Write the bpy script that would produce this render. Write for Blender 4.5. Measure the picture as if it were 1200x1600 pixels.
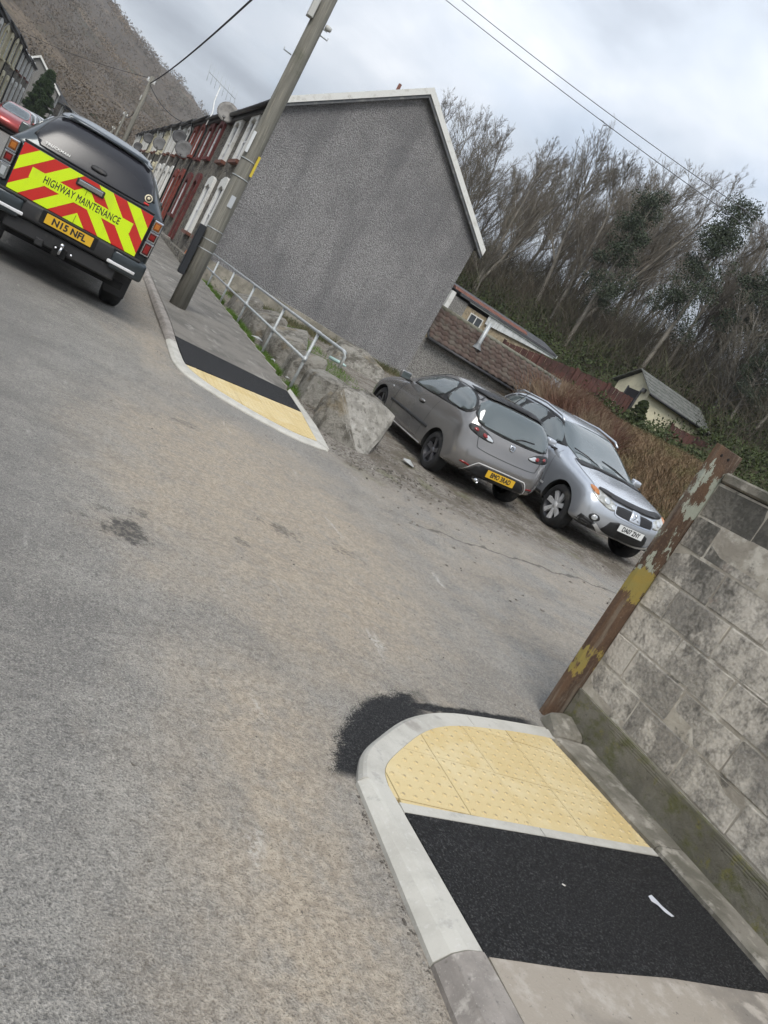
import bpy, bmesh, math, random
import numpy as np
from mathutils import Vector, Matrix
from mathutils.bvhtree import BVHTree
from mathutils.geometry import delaunay_2d_cdt

for _o in list(bpy.data.objects): bpy.data.objects.remove(_o)
SC = bpy.context.scene
COL = SC.collection
rad = math.radians

# ------------------------------------------------------------------ camera, sky, sun, exposure
AZ, PITCH, ROLL, CAMZ = rad(-29.0), rad(10.94), rad(30.15), 1.70
def _street(v):
    c, s = math.cos(AZ), math.sin(AZ)
    return Vector((v[0]*c - v[1]*s, v[0]*s + v[1]*c, v[2]))
def _camera():
    cp, sp, c, s = math.cos(PITCH), math.sin(PITCH), math.cos(ROLL), math.sin(ROLL)
    fwd = Vector((0, cp, -sp)); right = Vector((1, 0, 0)); up = Vector((0, sp, cp))
    cr = _street(c*right + s*up); cu = _street(c*up - s*right); cb = -_street(fwd)
    cam = bpy.data.cameras.new('camera')
    cam.sensor_fit = 'VERTICAL'; cam.sensor_height = 24.0; cam.lens = 18.0
    cam.clip_start = 0.05; cam.clip_end = 6000
    o = bpy.data.objects.new('camera', cam); COL.objects.link(o)
    m = Matrix((cr, cu, cb)).transposed().to_4x4(); m.translation = (0, 0, CAMZ)
    o.matrix_world = m
    SC.camera = o
_camera()

SUN_AZ, SUN_EL = rad(205), rad(50)          # azimuth from +Y towards +X
def _world():
    w = bpy.data.worlds.new('World'); SC.world = w; w.use_nodes = True
    nt = w.node_tree; nt.nodes.clear(); L = nt.links.new
    out = nt.nodes.new('ShaderNodeOutputWorld'); bg = nt.nodes.new('ShaderNodeBackground')
    sky = nt.nodes.new('ShaderNodeTexSky'); sky.sky_type = 'NISHITA'; sky.sun_disc = False
    sky.sun_elevation = SUN_EL; sky.sun_rotation = SUN_AZ; sky.air_density = 1.2; sky.dust_density = 2.0
    tc = nt.nodes.new('ShaderNodeTexCoord')
    sep = nt.nodes.new('ShaderNodeSeparateXYZ'); L(tc.outputs['Generated'], sep.inputs[0])
    # clouds live on a flat layer overhead: direction divided by its height
    def mth(op, a, b=None, c=None):
        n = nt.nodes.new('ShaderNodeMath'); n.operation = op
        for i, v in enumerate((a, b, c)):
            if v is None: continue
            if hasattr(v, 'node'): L(v, n.inputs[i])
            else: n.inputs[i].default_value = v
        return n.outputs[0]
    h = mth('ADD', mth('MAXIMUM', sep.outputs[2], 0.0), 0.16)
    comb = nt.nodes.new('ShaderNodeCombineXYZ')
    L(mth('DIVIDE', sep.outputs[0], h), comb.inputs[0]); L(mth('DIVIDE', sep.outputs[1], h), comb.inputs[1])
    def noise(scale, det, rough, dist=0.0, off=0.0):
        n = nt.nodes.new('ShaderNodeTexNoise'); n.inputs['Scale'].default_value = scale
        n.inputs['Detail'].default_value = det; n.inputs['Roughness'].default_value = rough
        n.inputs['Distortion'].default_value = dist
        mp = nt.nodes.new('ShaderNodeMapping'); mp.inputs['Location'].default_value = (off, off*.7, off*.3)
        L(comb.outputs[0], mp.inputs[0]); L(mp.outputs[0], n.inputs['Vector']); return n.outputs['Fac']
    n1 = noise(0.85, 6, .52, .35, 3.1); n2 = noise(2.3, 7, .55, .3, 7.7)
    v = mth('ADD', mth('MULTIPLY', n1, .68), mth('MULTIPLY', n2, .32))
    ramp = nt.nodes.new('ShaderNodeValToRGB'); L(v, ramp.inputs[0])
    cr = ramp.color_ramp; cr.elements[0].position = .41; cr.elements[0].color = (.215, .235, .27, 1)
    cr.elements[1].position = .67; cr.elements[1].color = (.55, .56, .58, 1)
    e = cr.elements.new(.515); e.color = (.34, .37, .41, 1)
    e = cr.elements.new(.595); e.color = (.425, .447, .48, 1)
    # overcast luminance grows towards the zenith (CIE overcast sky)
    gz = mth('ADD', mth('MULTIPLY', mth('MAXIMUM', sep.outputs[2], 0.0), 1.5), .74)
    vm = nt.nodes.new('ShaderNodeVectorMath'); vm.operation = 'SCALE'; L(ramp.outputs[0], vm.inputs[0]); L(gz, vm.inputs['Scale'])
    # thin places let the blue through
    ns = nt.nodes.new('ShaderNodeVectorMath'); ns.operation = 'SCALE'; L(sky.outputs[0], ns.inputs[0]); ns.inputs['Scale'].default_value = 0.10
    mr = nt.nodes.new('ShaderNodeMapRange'); mr.interpolation_type = 'SMOOTHSTEP'; L(noise(1.1, 4, .5, .2, 11.3), mr.inputs[0])
    mr.inputs[1].default_value = .50; mr.inputs[2].default_value = .70; mr.inputs[3].default_value = .92; mr.inputs[4].default_value = .60
    mix = nt.nodes.new('ShaderNodeMix'); mix.data_type = 'RGBA'
    L(mr.outputs[0], mix.inputs[0]); L(ns.outputs[0], mix.inputs[6]); L(vm.outputs[0], mix.inputs[7])
    L(mix.outputs[2], bg.inputs['Color']); bg.inputs['Strength'].default_value = 1.0
    L(bg.outputs[0], out.inputs['Surface'])
_world()
_sl = bpy.data.lights.new('sun', 'SUN'); _sl.energy = 1.5; _sl.angle = rad(28); _sl.color = (1, .96, .90)
_so = bpy.data.objects.new('sun', _sl); COL.objects.link(_so)
_so.rotation_euler = Vector((-math.sin(SUN_AZ)*math.cos(SUN_EL), -math.cos(SUN_AZ)*math.cos(SUN_EL), -math.sin(SUN_EL))).to_track_quat('-Z', 'Y').to_euler()
SC.view_settings.view_transform = 'Standard'; SC.view_settings.look = 'None'
SC.view_settings.exposure = 0.95; SC.view_settings.gamma = 1.0
SC.render.engine = 'CYCLES'
SC.cycles.use_denoising = True
SC.cycles.use_adaptive_sampling = True; SC.cycles.adaptive_threshold = 0.02; SC.cycles.adaptive_min_samples = 16
SC.cycles.max_bounces = 5; SC.cycles.transparent_max_bounces = 12

# ------------------------------------------------------------------ helpers
rng = np.random.default_rng(7)
class NT:
    """small expression helper for a material's node tree"""
    def __init__(s, name):
        s.m = bpy.data.materials.new(name); s.m.use_nodes = True; s.t = s.m.node_tree; s.t.nodes.clear()
        s.out = s.n('ShaderNodeOutputMaterial'); s.b = s.n('ShaderNodeBsdfPrincipled'); s.l(s.b.outputs[0], s.out.inputs[0])
        s.pos = s.n('ShaderNodeNewGeometry').outputs['Position']
        s.obj = None
    def n(s, t): return s.t.nodes.new(t)
    def l(s, a, b): s.t.links.new(a, b)
    def set(s, sock, v):
        if hasattr(v, 'node'): s.l(v, sock)
        elif isinstance(v, (tuple, list)) and len(v) == 3 and sock.type == 'RGBA': sock.default_value = (*v, 1)
        else: sock.default_value = v
    def f(s, op, a, b=None, c=None, clamp=False):
        n = s.n('ShaderNodeMath'); n.operation = op; n.use_clamp = clamp
        for i, v in enumerate((a, b, c)):
            if v is not None: s.set(n.inputs[i], v)
        return n.outputs[0]
    def xyz(s, v=None):
        n = s.n('ShaderNodeSeparateXYZ'); s.l(v or s.pos, n.inputs[0]); return n.outputs
    def vec(s, st=(1, 1, 1), off=(0, 0, 0), src=None, rot=(0, 0, 0)):
        n = s.n('ShaderNodeMapping'); s.l(src or s.pos, n.inputs[0]); n.inputs['Scale'].default_value = st; n.inputs['Location'].default_value = off
        n.inputs['Rotation'].default_value = rot; return n.outputs[0]
    def noise(s, scale, detail=4, rough=.55, v=None, dist=0.0):
        n = s.n('ShaderNodeTexNoise'); s.l(v or s.pos, n.inputs['Vector']); n.inputs['Scale'].default_value = scale
        n.inputs['Detail'].default_value = detail; n.inputs['Roughness'].default_value = rough; n.inputs['Distortion'].default_value = dist
        return n.outputs['Fac']
    def voro(s, scale, v=None, feat='F1', out='Distance', rnd=1.0):
        n = s.n('ShaderNodeTexVoronoi'); n.feature = feat; s.l(v or s.pos, n.inputs['Vector']); n.inputs['Scale'].default_value = scale
        n.inputs['Randomness'].default_value = rnd
        return n.outputs[out]
    def ss(s, x, lo, hi, a=0.0, b=1.0):
        n = s.n('ShaderNodeMapRange'); n.interpolation_type = 'SMOOTHSTEP'; s.set(n.inputs[0], x)
        if lo > hi: lo, hi, a, b = hi, lo, b, a
        for i, v in ((1, lo), (2, hi), (3, a), (4, b)): n.inputs[i].default_value = v
        return n.outputs[0]
    def mix(s, fac, a, b, mode='MIX'):
        n = s.n('ShaderNodeMix'); n.data_type = 'RGBA'; n.blend_type = mode; n.clamp_factor = True
        s.set(n.inputs[0], fac); s.set(n.inputs[6], a); s.set(n.inputs[7], b); return n.outputs[2]
    def bump(s, h, strength=.5, dist=.01, nrm=None):
        n = s.n('ShaderNodeBump'); n.inputs['Strength'].default_value = strength; n.inputs['Distance'].default_value = dist
        s.set(n.inputs['Height'], h)
        if nrm is not None: s.l(nrm, n.inputs['Normal'])
        return n.outputs[0]
    def fin(s, col, rough=.8, nrm=None, metal=0.0, spec=.5, **kw):
        s.set(s.b.inputs['Base Color'], col); s.set(s.b.inputs['Roughness'], rough); s.set(s.b.inputs['Metallic'], metal)
        s.b.inputs['Specular IOR Level'].default_value = spec
        if nrm is not None: s.l(nrm, s.b.inputs['Normal'])
        for k, v in kw.items(): s.set(s.b.inputs[k.replace('_', ' ')], v)
        return s.m
MATS = {}
def M(name, base, layers=(), rough=.8, bump=None, metal=0.0, spec=.5, rvar=0.0, **kw):
    """colour with noise layers: (colour, scale, lo, hi, stretch)"""
    if name in MATS: return MATS[name]
    t = NT(name); c = base
    for i, ly in enumerate(layers):
        col, sc, lo, hi = ly[:4]; st = ly[4] if len(ly) > 4 else (1, 1, 1); k = ly[5] if len(ly) > 5 else 1.0
        fac = t.ss(t.noise(sc, 5, .6, t.vec(st, (i*13.7, i*5.1, i*9.3))), lo, hi, 0, k)
        c = t.mix(fac, c, col)
    r = rough
    if rvar: r = t.ss(t.noise(6, 4, .6), .3, .7, rough-rvar, rough+rvar)
    nb = None
    if bump: nb = t.bump(t.noise(bump[1], 5, .65), bump[0], bump[2])
    MATS[name] = t.fin(c, r, nb, metal, spec, **kw)
    return MATS[name]

def mesh(name, verts, faces, mat=None, smooth=False, parent=None, mats=None, mi=None):
    me = bpy.data.meshes.new(name)
    me.from_pydata([tuple(v) for v in verts], [], [tuple(f) for f in faces]); me.update()
    for m in (mats or ([mat] if mat else [])): me.materials.append(m)
    if mi is not None: me.polygons.foreach_set('material_index', np.asarray(mi, dtype=np.int32))
    if smooth: me.polygons.foreach_set('use_smooth', np.ones(len(me.polygons), dtype=bool))
    o = bpy.data.objects.new(name, me); COL.objects.link(o)
    if parent is not None: o.parent = parent
    return o
def npmesh(name, V, F, mat, parent=None, smooth=False):
    """fast mesh from arrays: V (n,3), F (m,k)"""
    V = np.asarray(V, dtype=np.float32); F = np.asarray(F, dtype=np.int32)
    me = bpy.data.meshes.new(name); k = F.shape[1]
    me.vertices.add(len(V)); me.vertices.foreach_set('co', V.ravel())
    me.loops.add(F.size); me.loops.foreach_set('vertex_index', F.ravel())
    me.polygons.add(len(F)); me.polygons.foreach_set('loop_start', np.arange(0, F.size, k, dtype=np.int32))
    me.polygons.foreach_set('loop_total', np.full(len(F), k, dtype=np.int32))
    if smooth: me.polygons.foreach_set('use_smooth', np.ones(len(F), dtype=bool))
    me.update(calc_edges=True); me.validate()
    if mat: me.materials.append(mat)
    o = bpy.data.objects.new(name, me); COL.objects.link(o)
    if parent is not None: o.parent = parent
    return o
def bobj(name, bm, mat, parent=None, smooth=False, mats=None):
    me = bpy.data.meshes.new(name); bm.normal_update(); bm.to_mesh(me); bm.free()
    for m in (mats or [mat]): me.materials.append(m)
    if smooth: me.polygons.foreach_set('use_smooth', np.ones(len(me.polygons), dtype=bool))
    o = bpy.data.objects.new(name, me); COL.objects.link(o)
    if parent is not None: o.parent = parent
    return o
def tag(o, label=None, cat=None, group=None, kind=None):
    if label: o['label'] = label
    if cat: o['category'] = cat
    if group: o['group'] = group
    if kind: o['kind'] = kind
    return o
def thing(name, label, cat, loc=(0, 0, 0), rot=(0, 0, 0), group=None):
    o = bpy.data.objects.new(name, None); COL.objects.link(o); o.location = loc; o.rotation_euler = rot
    o.empty_display_size = .1
    return tag(o, label, cat, group)
def copy_tree(o, parent=None):
    c = o.copy(); COL.objects.link(c); c.parent = parent
    for ch in list(o.children):
        if ch is not c: copy_tree(ch, c)
    return c
BOXF = [(0, 3, 2, 1), (4, 5, 6, 7), (0, 1, 5, 4), (1, 2, 6, 5), (2, 3, 7, 6), (3, 0, 4, 7)]
def boxv(x0, x1, y0, y1, z0, z1):
    return [(x0, y0, z0), (x1, y0, z0), (x1, y1, z0), (x0, y1, z0), (x0, y0, z1), (x1, y0, z1), (x1, y1, z1), (x0, y1, z1)]
def box(name, x0, x1, y0, y1, z0, z1, mat, parent=None, bev=0.0, seg=1):
    if bev <= 0: return mesh(name, boxv(x0, x1, y0, y1, z0, z1), BOXF, mat, parent=parent)
    bm = bmesh.new(); vs = [bm.verts.new(v) for v in boxv(x0, x1, y0, y1, z0, z1)]
    for f in BOXF: bm.faces.new([vs[i] for i in f])
    bmesh.ops.bevel(bm, geom=list(bm.edges), offset=bev, segments=seg, affect='EDGES', profile=.5)
    return bobj(name, bm, mat, parent, smooth=seg > 1)
def boxes(name, L, mat, parent=None):
    V, F = [], []
    for b in L:
        n = len(V); V += boxv(*b); F += [tuple(i+n for i in f) for f in BOXF]
    return mesh(name, V, F, mat, parent=parent)
def prism(name, poly, axis, a, b, mat, parent=None, bev=0.0, seg=1, smooth=False):
    """extrude a 2-D polygon along an axis ('x': (y,z), 'y': (x,z), 'z': (x,y))"""
    def P(p, t): return {'x': (t, p[0], p[1]), 'y': (p[0], t, p[1]), 'z': (p[0], p[1], t)}[axis]
    n = len(poly); bm = bmesh.new()
    A = [bm.verts.new(P(p, a)) for p in poly]; B = [bm.verts.new(P(p, b)) for p in poly]
    bm.faces.new(A); bm.faces.new(B[::-1])
    for i in range(n): bm.faces.new((A[i], B[i], B[(i+1) % n], A[(i+1) % n]))
    bmesh.ops.recalc_face_normals(bm, faces=list(bm.faces))
    if bev > 0: bmesh.ops.bevel(bm, geom=list(bm.edges), offset=bev, segments=seg, affect='EDGES', profile=.5)
    return bobj(name, bm, mat, parent, smooth=smooth)
def tubedata(pts, r, n=8, cap=True, V=None, F=None):
    V = [] if V is None else V; F = [] if F is None else F
    pts = [Vector(p) for p in pts]; rs = r if isinstance(r, (list, tuple)) else [r]*len(pts)
    up = Vector((.13, .31, .94)); b0 = len(V)
    for i, p in enumerate(pts):
        t = (pts[min(i+1, len(pts)-1)] - pts[max(i-1, 0)]).normalized()
        a = t.cross(up)
        if a.length < 1e-4: a = t.cross(Vector((1, 0, 0)))
        a.normalize(); b = t.cross(a)
        for k in range(n):
            w = 2*math.pi*k/n; V.append(p + (a*math.cos(w) + b*math.sin(w))*rs[i])
    for i in range(len(pts)-1):
        for k in range(n):
            q = b0+i*n; F.append((q+k, q+(k+1) % n, q+n+(k+1) % n, q+n+k))
    if cap: F.append(tuple(b0+k for k in range(n))[::-1]); F.append(tuple(b0+(len(pts)-1)*n+k for k in range(n)))
    return V, F
def tube(name, pts, r, mat, parent=None, n=8, smooth=True):
    V, F = tubedata(pts, r, n); return mesh(name, V, F, mat, smooth, parent)
def lathe(name, prof, mat, parent=None, n=32, axis='y', c=(0, 0, 0), smooth=True, close=False):
    """prof: (radius, along-axis)"""
    V, F = [], []
    m = len(prof)
    for k in range(n):
        w = 2*math.pi*k/n
        for r, t in prof:
            u, v = r*math.cos(w), r*math.sin(w)
            p = {'y': (u, t, v), 'x': (t, u, v), 'z': (u, v, t)}[axis]
            V.append((p[0]+c[0], p[1]+c[1], p[2]+c[2]))
    for k in range(n):
        q = (k+1) % n
        for i in range(m if close else m-1):
            j = (i+1) % m; F.append((k*m+i, k*m+j, q*m+j, q*m+i))
    return mesh(name, V, F, mat, smooth, parent)
def text(name, s, size, mat, parent=None, loc=(0, 0, 0), rot=(0, 0, 0), bold=0.0, xs=1.0, thick=.0006, align='CENTER', sp=1.0, fat=0.0):
    cu = bpy.data.curves.new(name, 'FONT'); cu.body = s; cu.size = size; cu.align_x = align; cu.align_y = 'CENTER'
    cu.offset = bold; cu.extrude = thick; cu.resolution_u = 3; cu.space_character = sp
    t = bpy.data.objects.new(name, cu); COL.objects.link(t)
    bpy.context.view_layer.update()
    me = bpy.data.meshes.new_from_object(t); bpy.data.objects.remove(t); bpy.data.curves.remove(cu)
    if fat > 0:
        bm = bmesh.new(); bm.from_mesh(me); g0 = list(bm.verts)+list(bm.edges)+list(bm.faces)
        for k, (dx, dy) in enumerate(((fat, 0), (-fat, 0), (0, fat), (0, -fat))):
            r = bmesh.ops.duplicate(bm, geom=g0); bmesh.ops.translate(bm, verts=[v for v in r['geom'] if isinstance(v, bmesh.types.BMVert)], vec=(dx, dy, .00006*(k+1)))
        bm.to_mesh(me); bm.free()
    me.name = name; me.materials.clear(); me.materials.append(mat)
    o = bpy.data.objects.new(name, me); COL.objects.link(o); o.location = loc; o.rotation_euler = rot; o.scale = (xs, 1, 1)
    if parent is not None: o.parent = parent
    return o
def smoothcurve(pts, n=6):
    """Catmull-Rom through points"""
    P = [np.array(p, float) for p in pts]; out = []
    for i in range(len(P)-1):
        p0 = P[max(i-1, 0)]; p1, p2 = P[i], P[i+1]; p3 = P[min(i+2, len(P)-1)]
        for k in range(n):
            t = k/n; out.append(.5*((2*p1)+(-p0+p2)*t+(2*p0-5*p1+4*p2-p3)*t*t+(-p0+3*p1-3*p2+p3)*t**3))
    out.append(P[-1]); return out
def clip(poly, a, b):
    """keep the part of poly on the left of a->b"""
    out = []; d = (b[0]-a[0], b[1]-a[1])
    sd = lambda p: d[0]*(p[1]-a[1]) - d[1]*(p[0]-a[0])
    for i in range(len(poly)):
        p, q = poly[i], poly[(i+1) % len(poly)]; sp, sq = sd(p), sd(q)
        if sp >= 0: out.append(p)
        if (sp >= 0) != (sq >= 0):
            t = sp/(sp-sq); out.append((p[0]+t*(q[0]-p[0]), p[1]+t*(q[1]-p[1])))
    return out
def sstep(x, a, b):
    t = np.clip((np.asarray(x, float)-a)/(b-a), 0, 1); return t*t*(3-2*t)

# ------------------------------------------------------------------ heights of the place
def base(y): return .06 + .026*(np.minimum(y, 160)-2.7)
def surf(x, y): return base(y) + .055*np.clip(np.asarray(x)-3.8, 0, 8.2)      # carriageway and lane
def bankcoord(x, y): return x - 11.0 + .6*np.clip(np.asarray(y)-24, 0, 60)*sstep(x, 9.5, 16)
def vnoise(x, y, s, seed=0):
    x = np.asarray(x, float)*s+seed*17.3; y = np.asarray(y, float)*s+seed*9.1
    return (np.sin(x*1.7+np.cos(y*1.3)*1.9)+np.sin(y*2.1+np.cos(x*1.1+2)*1.7)+.5*np.sin(x*4.3+y*3.7)+.5*np.cos(y*5.1-x*2.9))/3
def land(x, y):
    x = np.asarray(x, float); y = np.asarray(y, float)
    b = bankcoord(x, y)
    z = surf(x, np.minimum(y, 60)) + 2.0*sstep(b, .6, 6.5) + .04*np.clip(b-6, 0, 9)
    q = np.maximum(b-14.5, 0)
    z = z + 9.5*(1-np.exp(-q*.045)) + .25*vnoise(x, y, .35, 2)*sstep(b, 3, 9)
    near = sstep(b, .2, 1.2)
    return z - .06*(1-near)
def zpav(y): return .10 - .0165*(y-2.67)          # near pavement
def zfar(y): return base(y) + .04 + .06*sstep(y, 10.0, 12.0)   # far pavement
# ------------------------------------------------------------------ ground materials
def road_material():
    t = NT('worn_asphalt'); X, Y, Z = t.xyz()
    mid = t.noise(2.6, 5, .68); fine = t.noise(34, 3, .75); grit = t.noise(130, 2, .7); big = t.noise(.6, 3, .6, t.vec((1, .6, 1)))
    c = t.mix(t.ss(mid, .32, .70), (.195, .184, .166), (.275, .26, .232))
    c = t.mix(t.ss(t.noise(1.1, 5, .7, t.vec((.5, 1.3, 1), (4, 8, 0), rot=(0, 0, .3))), .52, .64, 0, .5), c, (.115, .108, .099))
    c = t.mix(t.ss(big, .40, .64, 0, .5), c, (.22, .212, .196))
    c = t.mix(t.ss(fine, .48, .34, 0, .6), c, (.105, .099, .09))
    c = t.mix(t.ss(fine, .54, .66, 0, .48), c, (.38, .355, .315))
    c = t.mix(t.ss(grit, .47, .35, 0, .62), c, (.06, .057, .053))
    c = t.mix(t.ss(grit, .54, .66, 0, .52), c, (.46, .435, .39))
    c = t.mix(t.ss(t.f('ADD', X, t.f('MULTIPLY', mid, 1.2)), 1.6, .3, 0, .42), c, (.105, .10, .094))
    # trodden sandy dust at the mouth of the lane and along the kerbs
    wn = t.noise(1.6, 5, .68)
    dx = t.f('SUBTRACT', X, 2.2); dy = t.f('MULTIPLY', t.f('SUBTRACT', Y, 5.4), .55)
    dd = t.f('SQRT', t.f('ADD', t.f('MULTIPLY', dx, dx), t.f('MULTIPLY', dy, dy)))
    m1 = t.ss(t.f('ADD', dd, t.f('MULTIPLY', wn, 1.9)), 2.9, 1.5)
    wk = t.noise(1.9, 4, .7, t.vec((1, .33, 1)))
    kx = t.f('ABSOLUTE', t.f('SUBTRACT', X, 1.45)); m2 = t.f('MULTIPLY', t.ss(t.f('ADD', kx, t.f('MULTIPLY', wk, 1.1)), 1.3, .55), t.ss(Y, 3.6, 2.6))
    m3 = t.f('MULTIPLY', t.ss(t.f('ADD', kx, t.f('MULTIPLY', wk, 1.6)), 1.45, .7), t.ss(Y, 7.5, 9.5))
    lane = t.f('MULTIPLY', t.ss(X, 2.6, 4.2), t.ss(wn, .36, .6))
    dust = t.f('MAXIMUM', t.f('MAXIMUM', m1, m2), t.f('MAXIMUM', t.f('MULTIPLY', m3, .8), t.f('MULTIPLY', lane, .5)))
    dust = t.f('MULTIPLY', dust, t.ss(t.noise(7, 4, .75),   .30, .60, .40, .95))
    c = t.mix(dust, c, t.mix(t.ss(fine, .35, .65), (.285, .237, .18), (.42, .36, .28)))
    c = t.mix(t.f('MULTIPLY', t.ss(grit, .46, .34, 0, .7), dust), c, (.11, .09, .07))
    # pale scuffs
    sc = t.noise(5.5, 2, .6, t.vec((1, .22, 1), rot=(0, 0, .5)))
    c = t.mix(t.f('MULTIPLY', t.ss(sc, .68, .76, 0, .5), t.ss(fine, .35, .6)), c, (.50, .48, .44))
    # oil and damp patches with shapes of their own
    wob = t.f('SUBTRACT', t.noise(8, 5, .75), .5)
    def blot(x, y, r, d, col, c, k=.92, sx=1.0):
        a = t.f('MULTIPLY', t.f('SUBTRACT', X, x), sx); b = t.f('SUBTRACT', Y, y)
        q = t.f('ADD', t.f('SQRT', t.f('ADD', t.f('MULTIPLY', a, a), t.f('MULTIPLY', b, b))), t.f('MULTIPLY', wob, d))
        return t.mix(t.f('MULTIPLY', t.ss(q, r*1.7, r*.55, 0, k), t.ss(fine, .62, .40, .55, 1.0)), c, col)
    c = blot(.93, 4.08, .115, .80, (.045, .043, .040), c, .88); c = blot(1.02, 4.40, .035, .55, (.06, .057, .053), c, .65); c = blot(.80, 4.3, .02, .6, (.07, .066, .06), c, .6)
    c = blot(2.15, 5.1, .06, .60, (.075, .068, .06), c, .7, .5); c = blot(2.75, 5.2, .05, .6, (.08, .072, .062), c, .6, .5); c = blot(1.75, 4.6, .02, .6, (.09, .08, .07), c, .6); c = blot(1.6, 6.9, .03, .7, (.09, .08, .07), c, .6, .5)
    # fresh tar brushed on round the outside of the curved kerb
    ta = t.f('SUBTRACT', X, 3.05); tb = t.f('SUBTRACT', Y, 2.05)
    tq = t.f('ADD', t.f('SQRT', t.f('ADD', t.f('MULTIPLY', ta, ta), t.f('MULTIPLY', tb, tb))), t.f('ADD', t.f('MULTIPLY', wob, .16), t.f('MULTIPLY', t.f('SUBTRACT', grit, .5), .12)))
    tx = t.f('ABSOLUTE', t.f('SUBTRACT', Y, t.f('ADD', 3.268, t.f('MULTIPLY', t.f('SUBTRACT', X, 3.0), .215))))
    tl_ = t.f('MULTIPLY', t.ss(t.f('ADD', tx, t.f('MULTIPLY', wob, .10)), .055, .02), t.f('MULTIPLY', t.ss(X, 2.3, 2.5), t.ss(X, 3.7, 3.5)))
    tarm = t.f('MAXIMUM', t.f('MULTIPLY', t.ss(tq, 1.375, 1.315), t.f('MULTIPLY', t.ss(t.f('ADD', X, t.f('MULTIPLY', wob, .3)), 2.72, 2.5), t.ss(Y, 2.38, 2.46))), tl_)
    c = t.mix(tarm, c, t.mix(t.ss(grit, .52, .66), (.011, .011, .0115), (.07, .07, .07)))
    # stony ground of the parking space
    edge = t.f('ADD', t.f('SUBTRACT', Y, t.f('ADD', 8.25, t.f('MULTIPLY', t.f('SUBTRACT', X, 3.8), -.10))), t.f('MULTIPLY', t.f('SUBTRACT', wn, .5), 2.2))
    pk = t.f('MULTIPLY', t.ss(edge, -.35, .55), t.ss(X, 3.6, 3.95))
    pv = t.n('ShaderNodeTexVoronoi'); t.l(t.pos, pv.inputs['Vector']); pv.inputs['Scale'].default_value = 30
    pc = t.mix(t.ss(pv.outputs['Color'], .2, .8), (.14, .125, .105), (.27, .245, .21))
    pc = t.mix(t.ss(mid, .44, .62, 0, .85), pc, (.115, .096, .072))
    pc = t.mix(t.ss(t.noise(1.4, 4, .65, t.vec((1, 1, 1), (7, 3, 0))), .56, .68, 0, .5), pc, (.14, .142, .07))
    c = t.mix(pk, c, pc)
    ln = t.f('ABSOLUTE', t.f('ADD', t.f('SUBTRACT', Y, t.f('ADD', 6.95, t.f('MULTIPLY', t.f('SUBTRACT', X, 5), .12))), t.f('MULTIPLY', t.f('SUBTRACT', t.noise(2.4, 3, .6), .5), .5)))
    c = t.mix(t.f('MULTIPLY', t.ss(ln, .035, .008), t.ss(X, 3.9, 4.6, 0, .75)), c, (.07, .063, .055))
    h = t.f('ADD', t.f('MULTIPLY', grit, 1.1), t.f('ADD', t.f('MULTIPLY', fine, 1.6), t.f('MULTIPLY', wob, 1.2)))
    h = t.f('SUBTRACT', h, t.f('MULTIPLY', pk, t.f('MULTIPLY', pv.outputs['Distance'], 2.5)))
    return t.fin(c, t.ss(fine, .3, .7, .75, .93), t.bump(h, 1.0, .008), spec=.3)
def fresh_tar():
    t = NT('fresh_black_asphalt'); a = t.voro(110); n = t.noise(3, 5, .6)
    c = t.mix(t.ss(t.voro(110, out='Color'), .55, .95, 0, .8), (.010, .010, .0105), (.030, .030, .032))
    gr = t.noise(95, 2, .8); c = t.mix(t.ss(gr, .48, .36, 0, .9), c, (.004, .004, .004)); c = t.mix(t.ss(gr, .55, .66, 0, .9), c, (.085, .084, .083))
    c = t.mix(t.ss(t.noise(2.2, 6, .75), .60, .74, 0, .3), c, (.07, .065, .06))
    c = t.mix(t.ss(t.noise(160, 2, .5), .70, .78, 0, .5), c, (.10, .098, .095))
    h = t.f('ADD', t.f('MULTIPLY', t.ss(a, .05, .55), -1), t.f('MULTIPLY', gr, 2.5))
    return t.fin(c, .7, t.bump(h, 1.0, .006), spec=.3)
ROAD = road_material(); TAR = fresh_tar()
OLDPAVE = M('old_pavement_asphalt', (.175, .162, .142), [((.115, .108, .095), 1.8, .4, .65), ((.25, .235, .21), 4.5, .55, .7, (1, .4, 1)), ((.07, .07, .068), 70, .55, .7, (1, 1, 1), .6), ((.30, .28, .25), 95, .62, .72, (1, 1, 1), .6)], .88, (.6, 70, .004), spec=.3)
DUSTPAVE = M('dusty_pavement', (.30, .265, .22), [((.20, .18, .155), 2.5, .45, .68), ((.38, .345, .30), 9, .5, .7), ((.10, .09, .08), 60, .62, .72, (1, 1, 1), .7), ((.42, .40, .36), 110, .62, .72, (1, 1, 1), .6)], .9, (.7, 65, .004), spec=.3)
NEWKERB = M('new_concrete_kerb', (.45, .435, .39), [((.375, .36, .32), 4, .4, .65), ((.30, .29, .265), 13, .58, .72, (1, 1, 1), .7), ((.50, .49, .46), 60, .55, .7, (1, 1, 1), .6), ((.22, .20, .18), 3.1, .66, .75, (1, 1, 1), .6)], .85, (.25, 120, .002), spec=.35)
OLDKERB = M('old_concrete_kerb', (.27, .245, .22), [((.19, .172, .155), 5, .4, .65), ((.36, .335, .30), 14, .55, .7), ((.10, .095, .085), 34, .6, .74, (1, 1, 1), .7), ((.33, .31, .28), 110, .6, .7)], .9, (.6, 55, .005), spec=.3)
TACT = None
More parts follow.
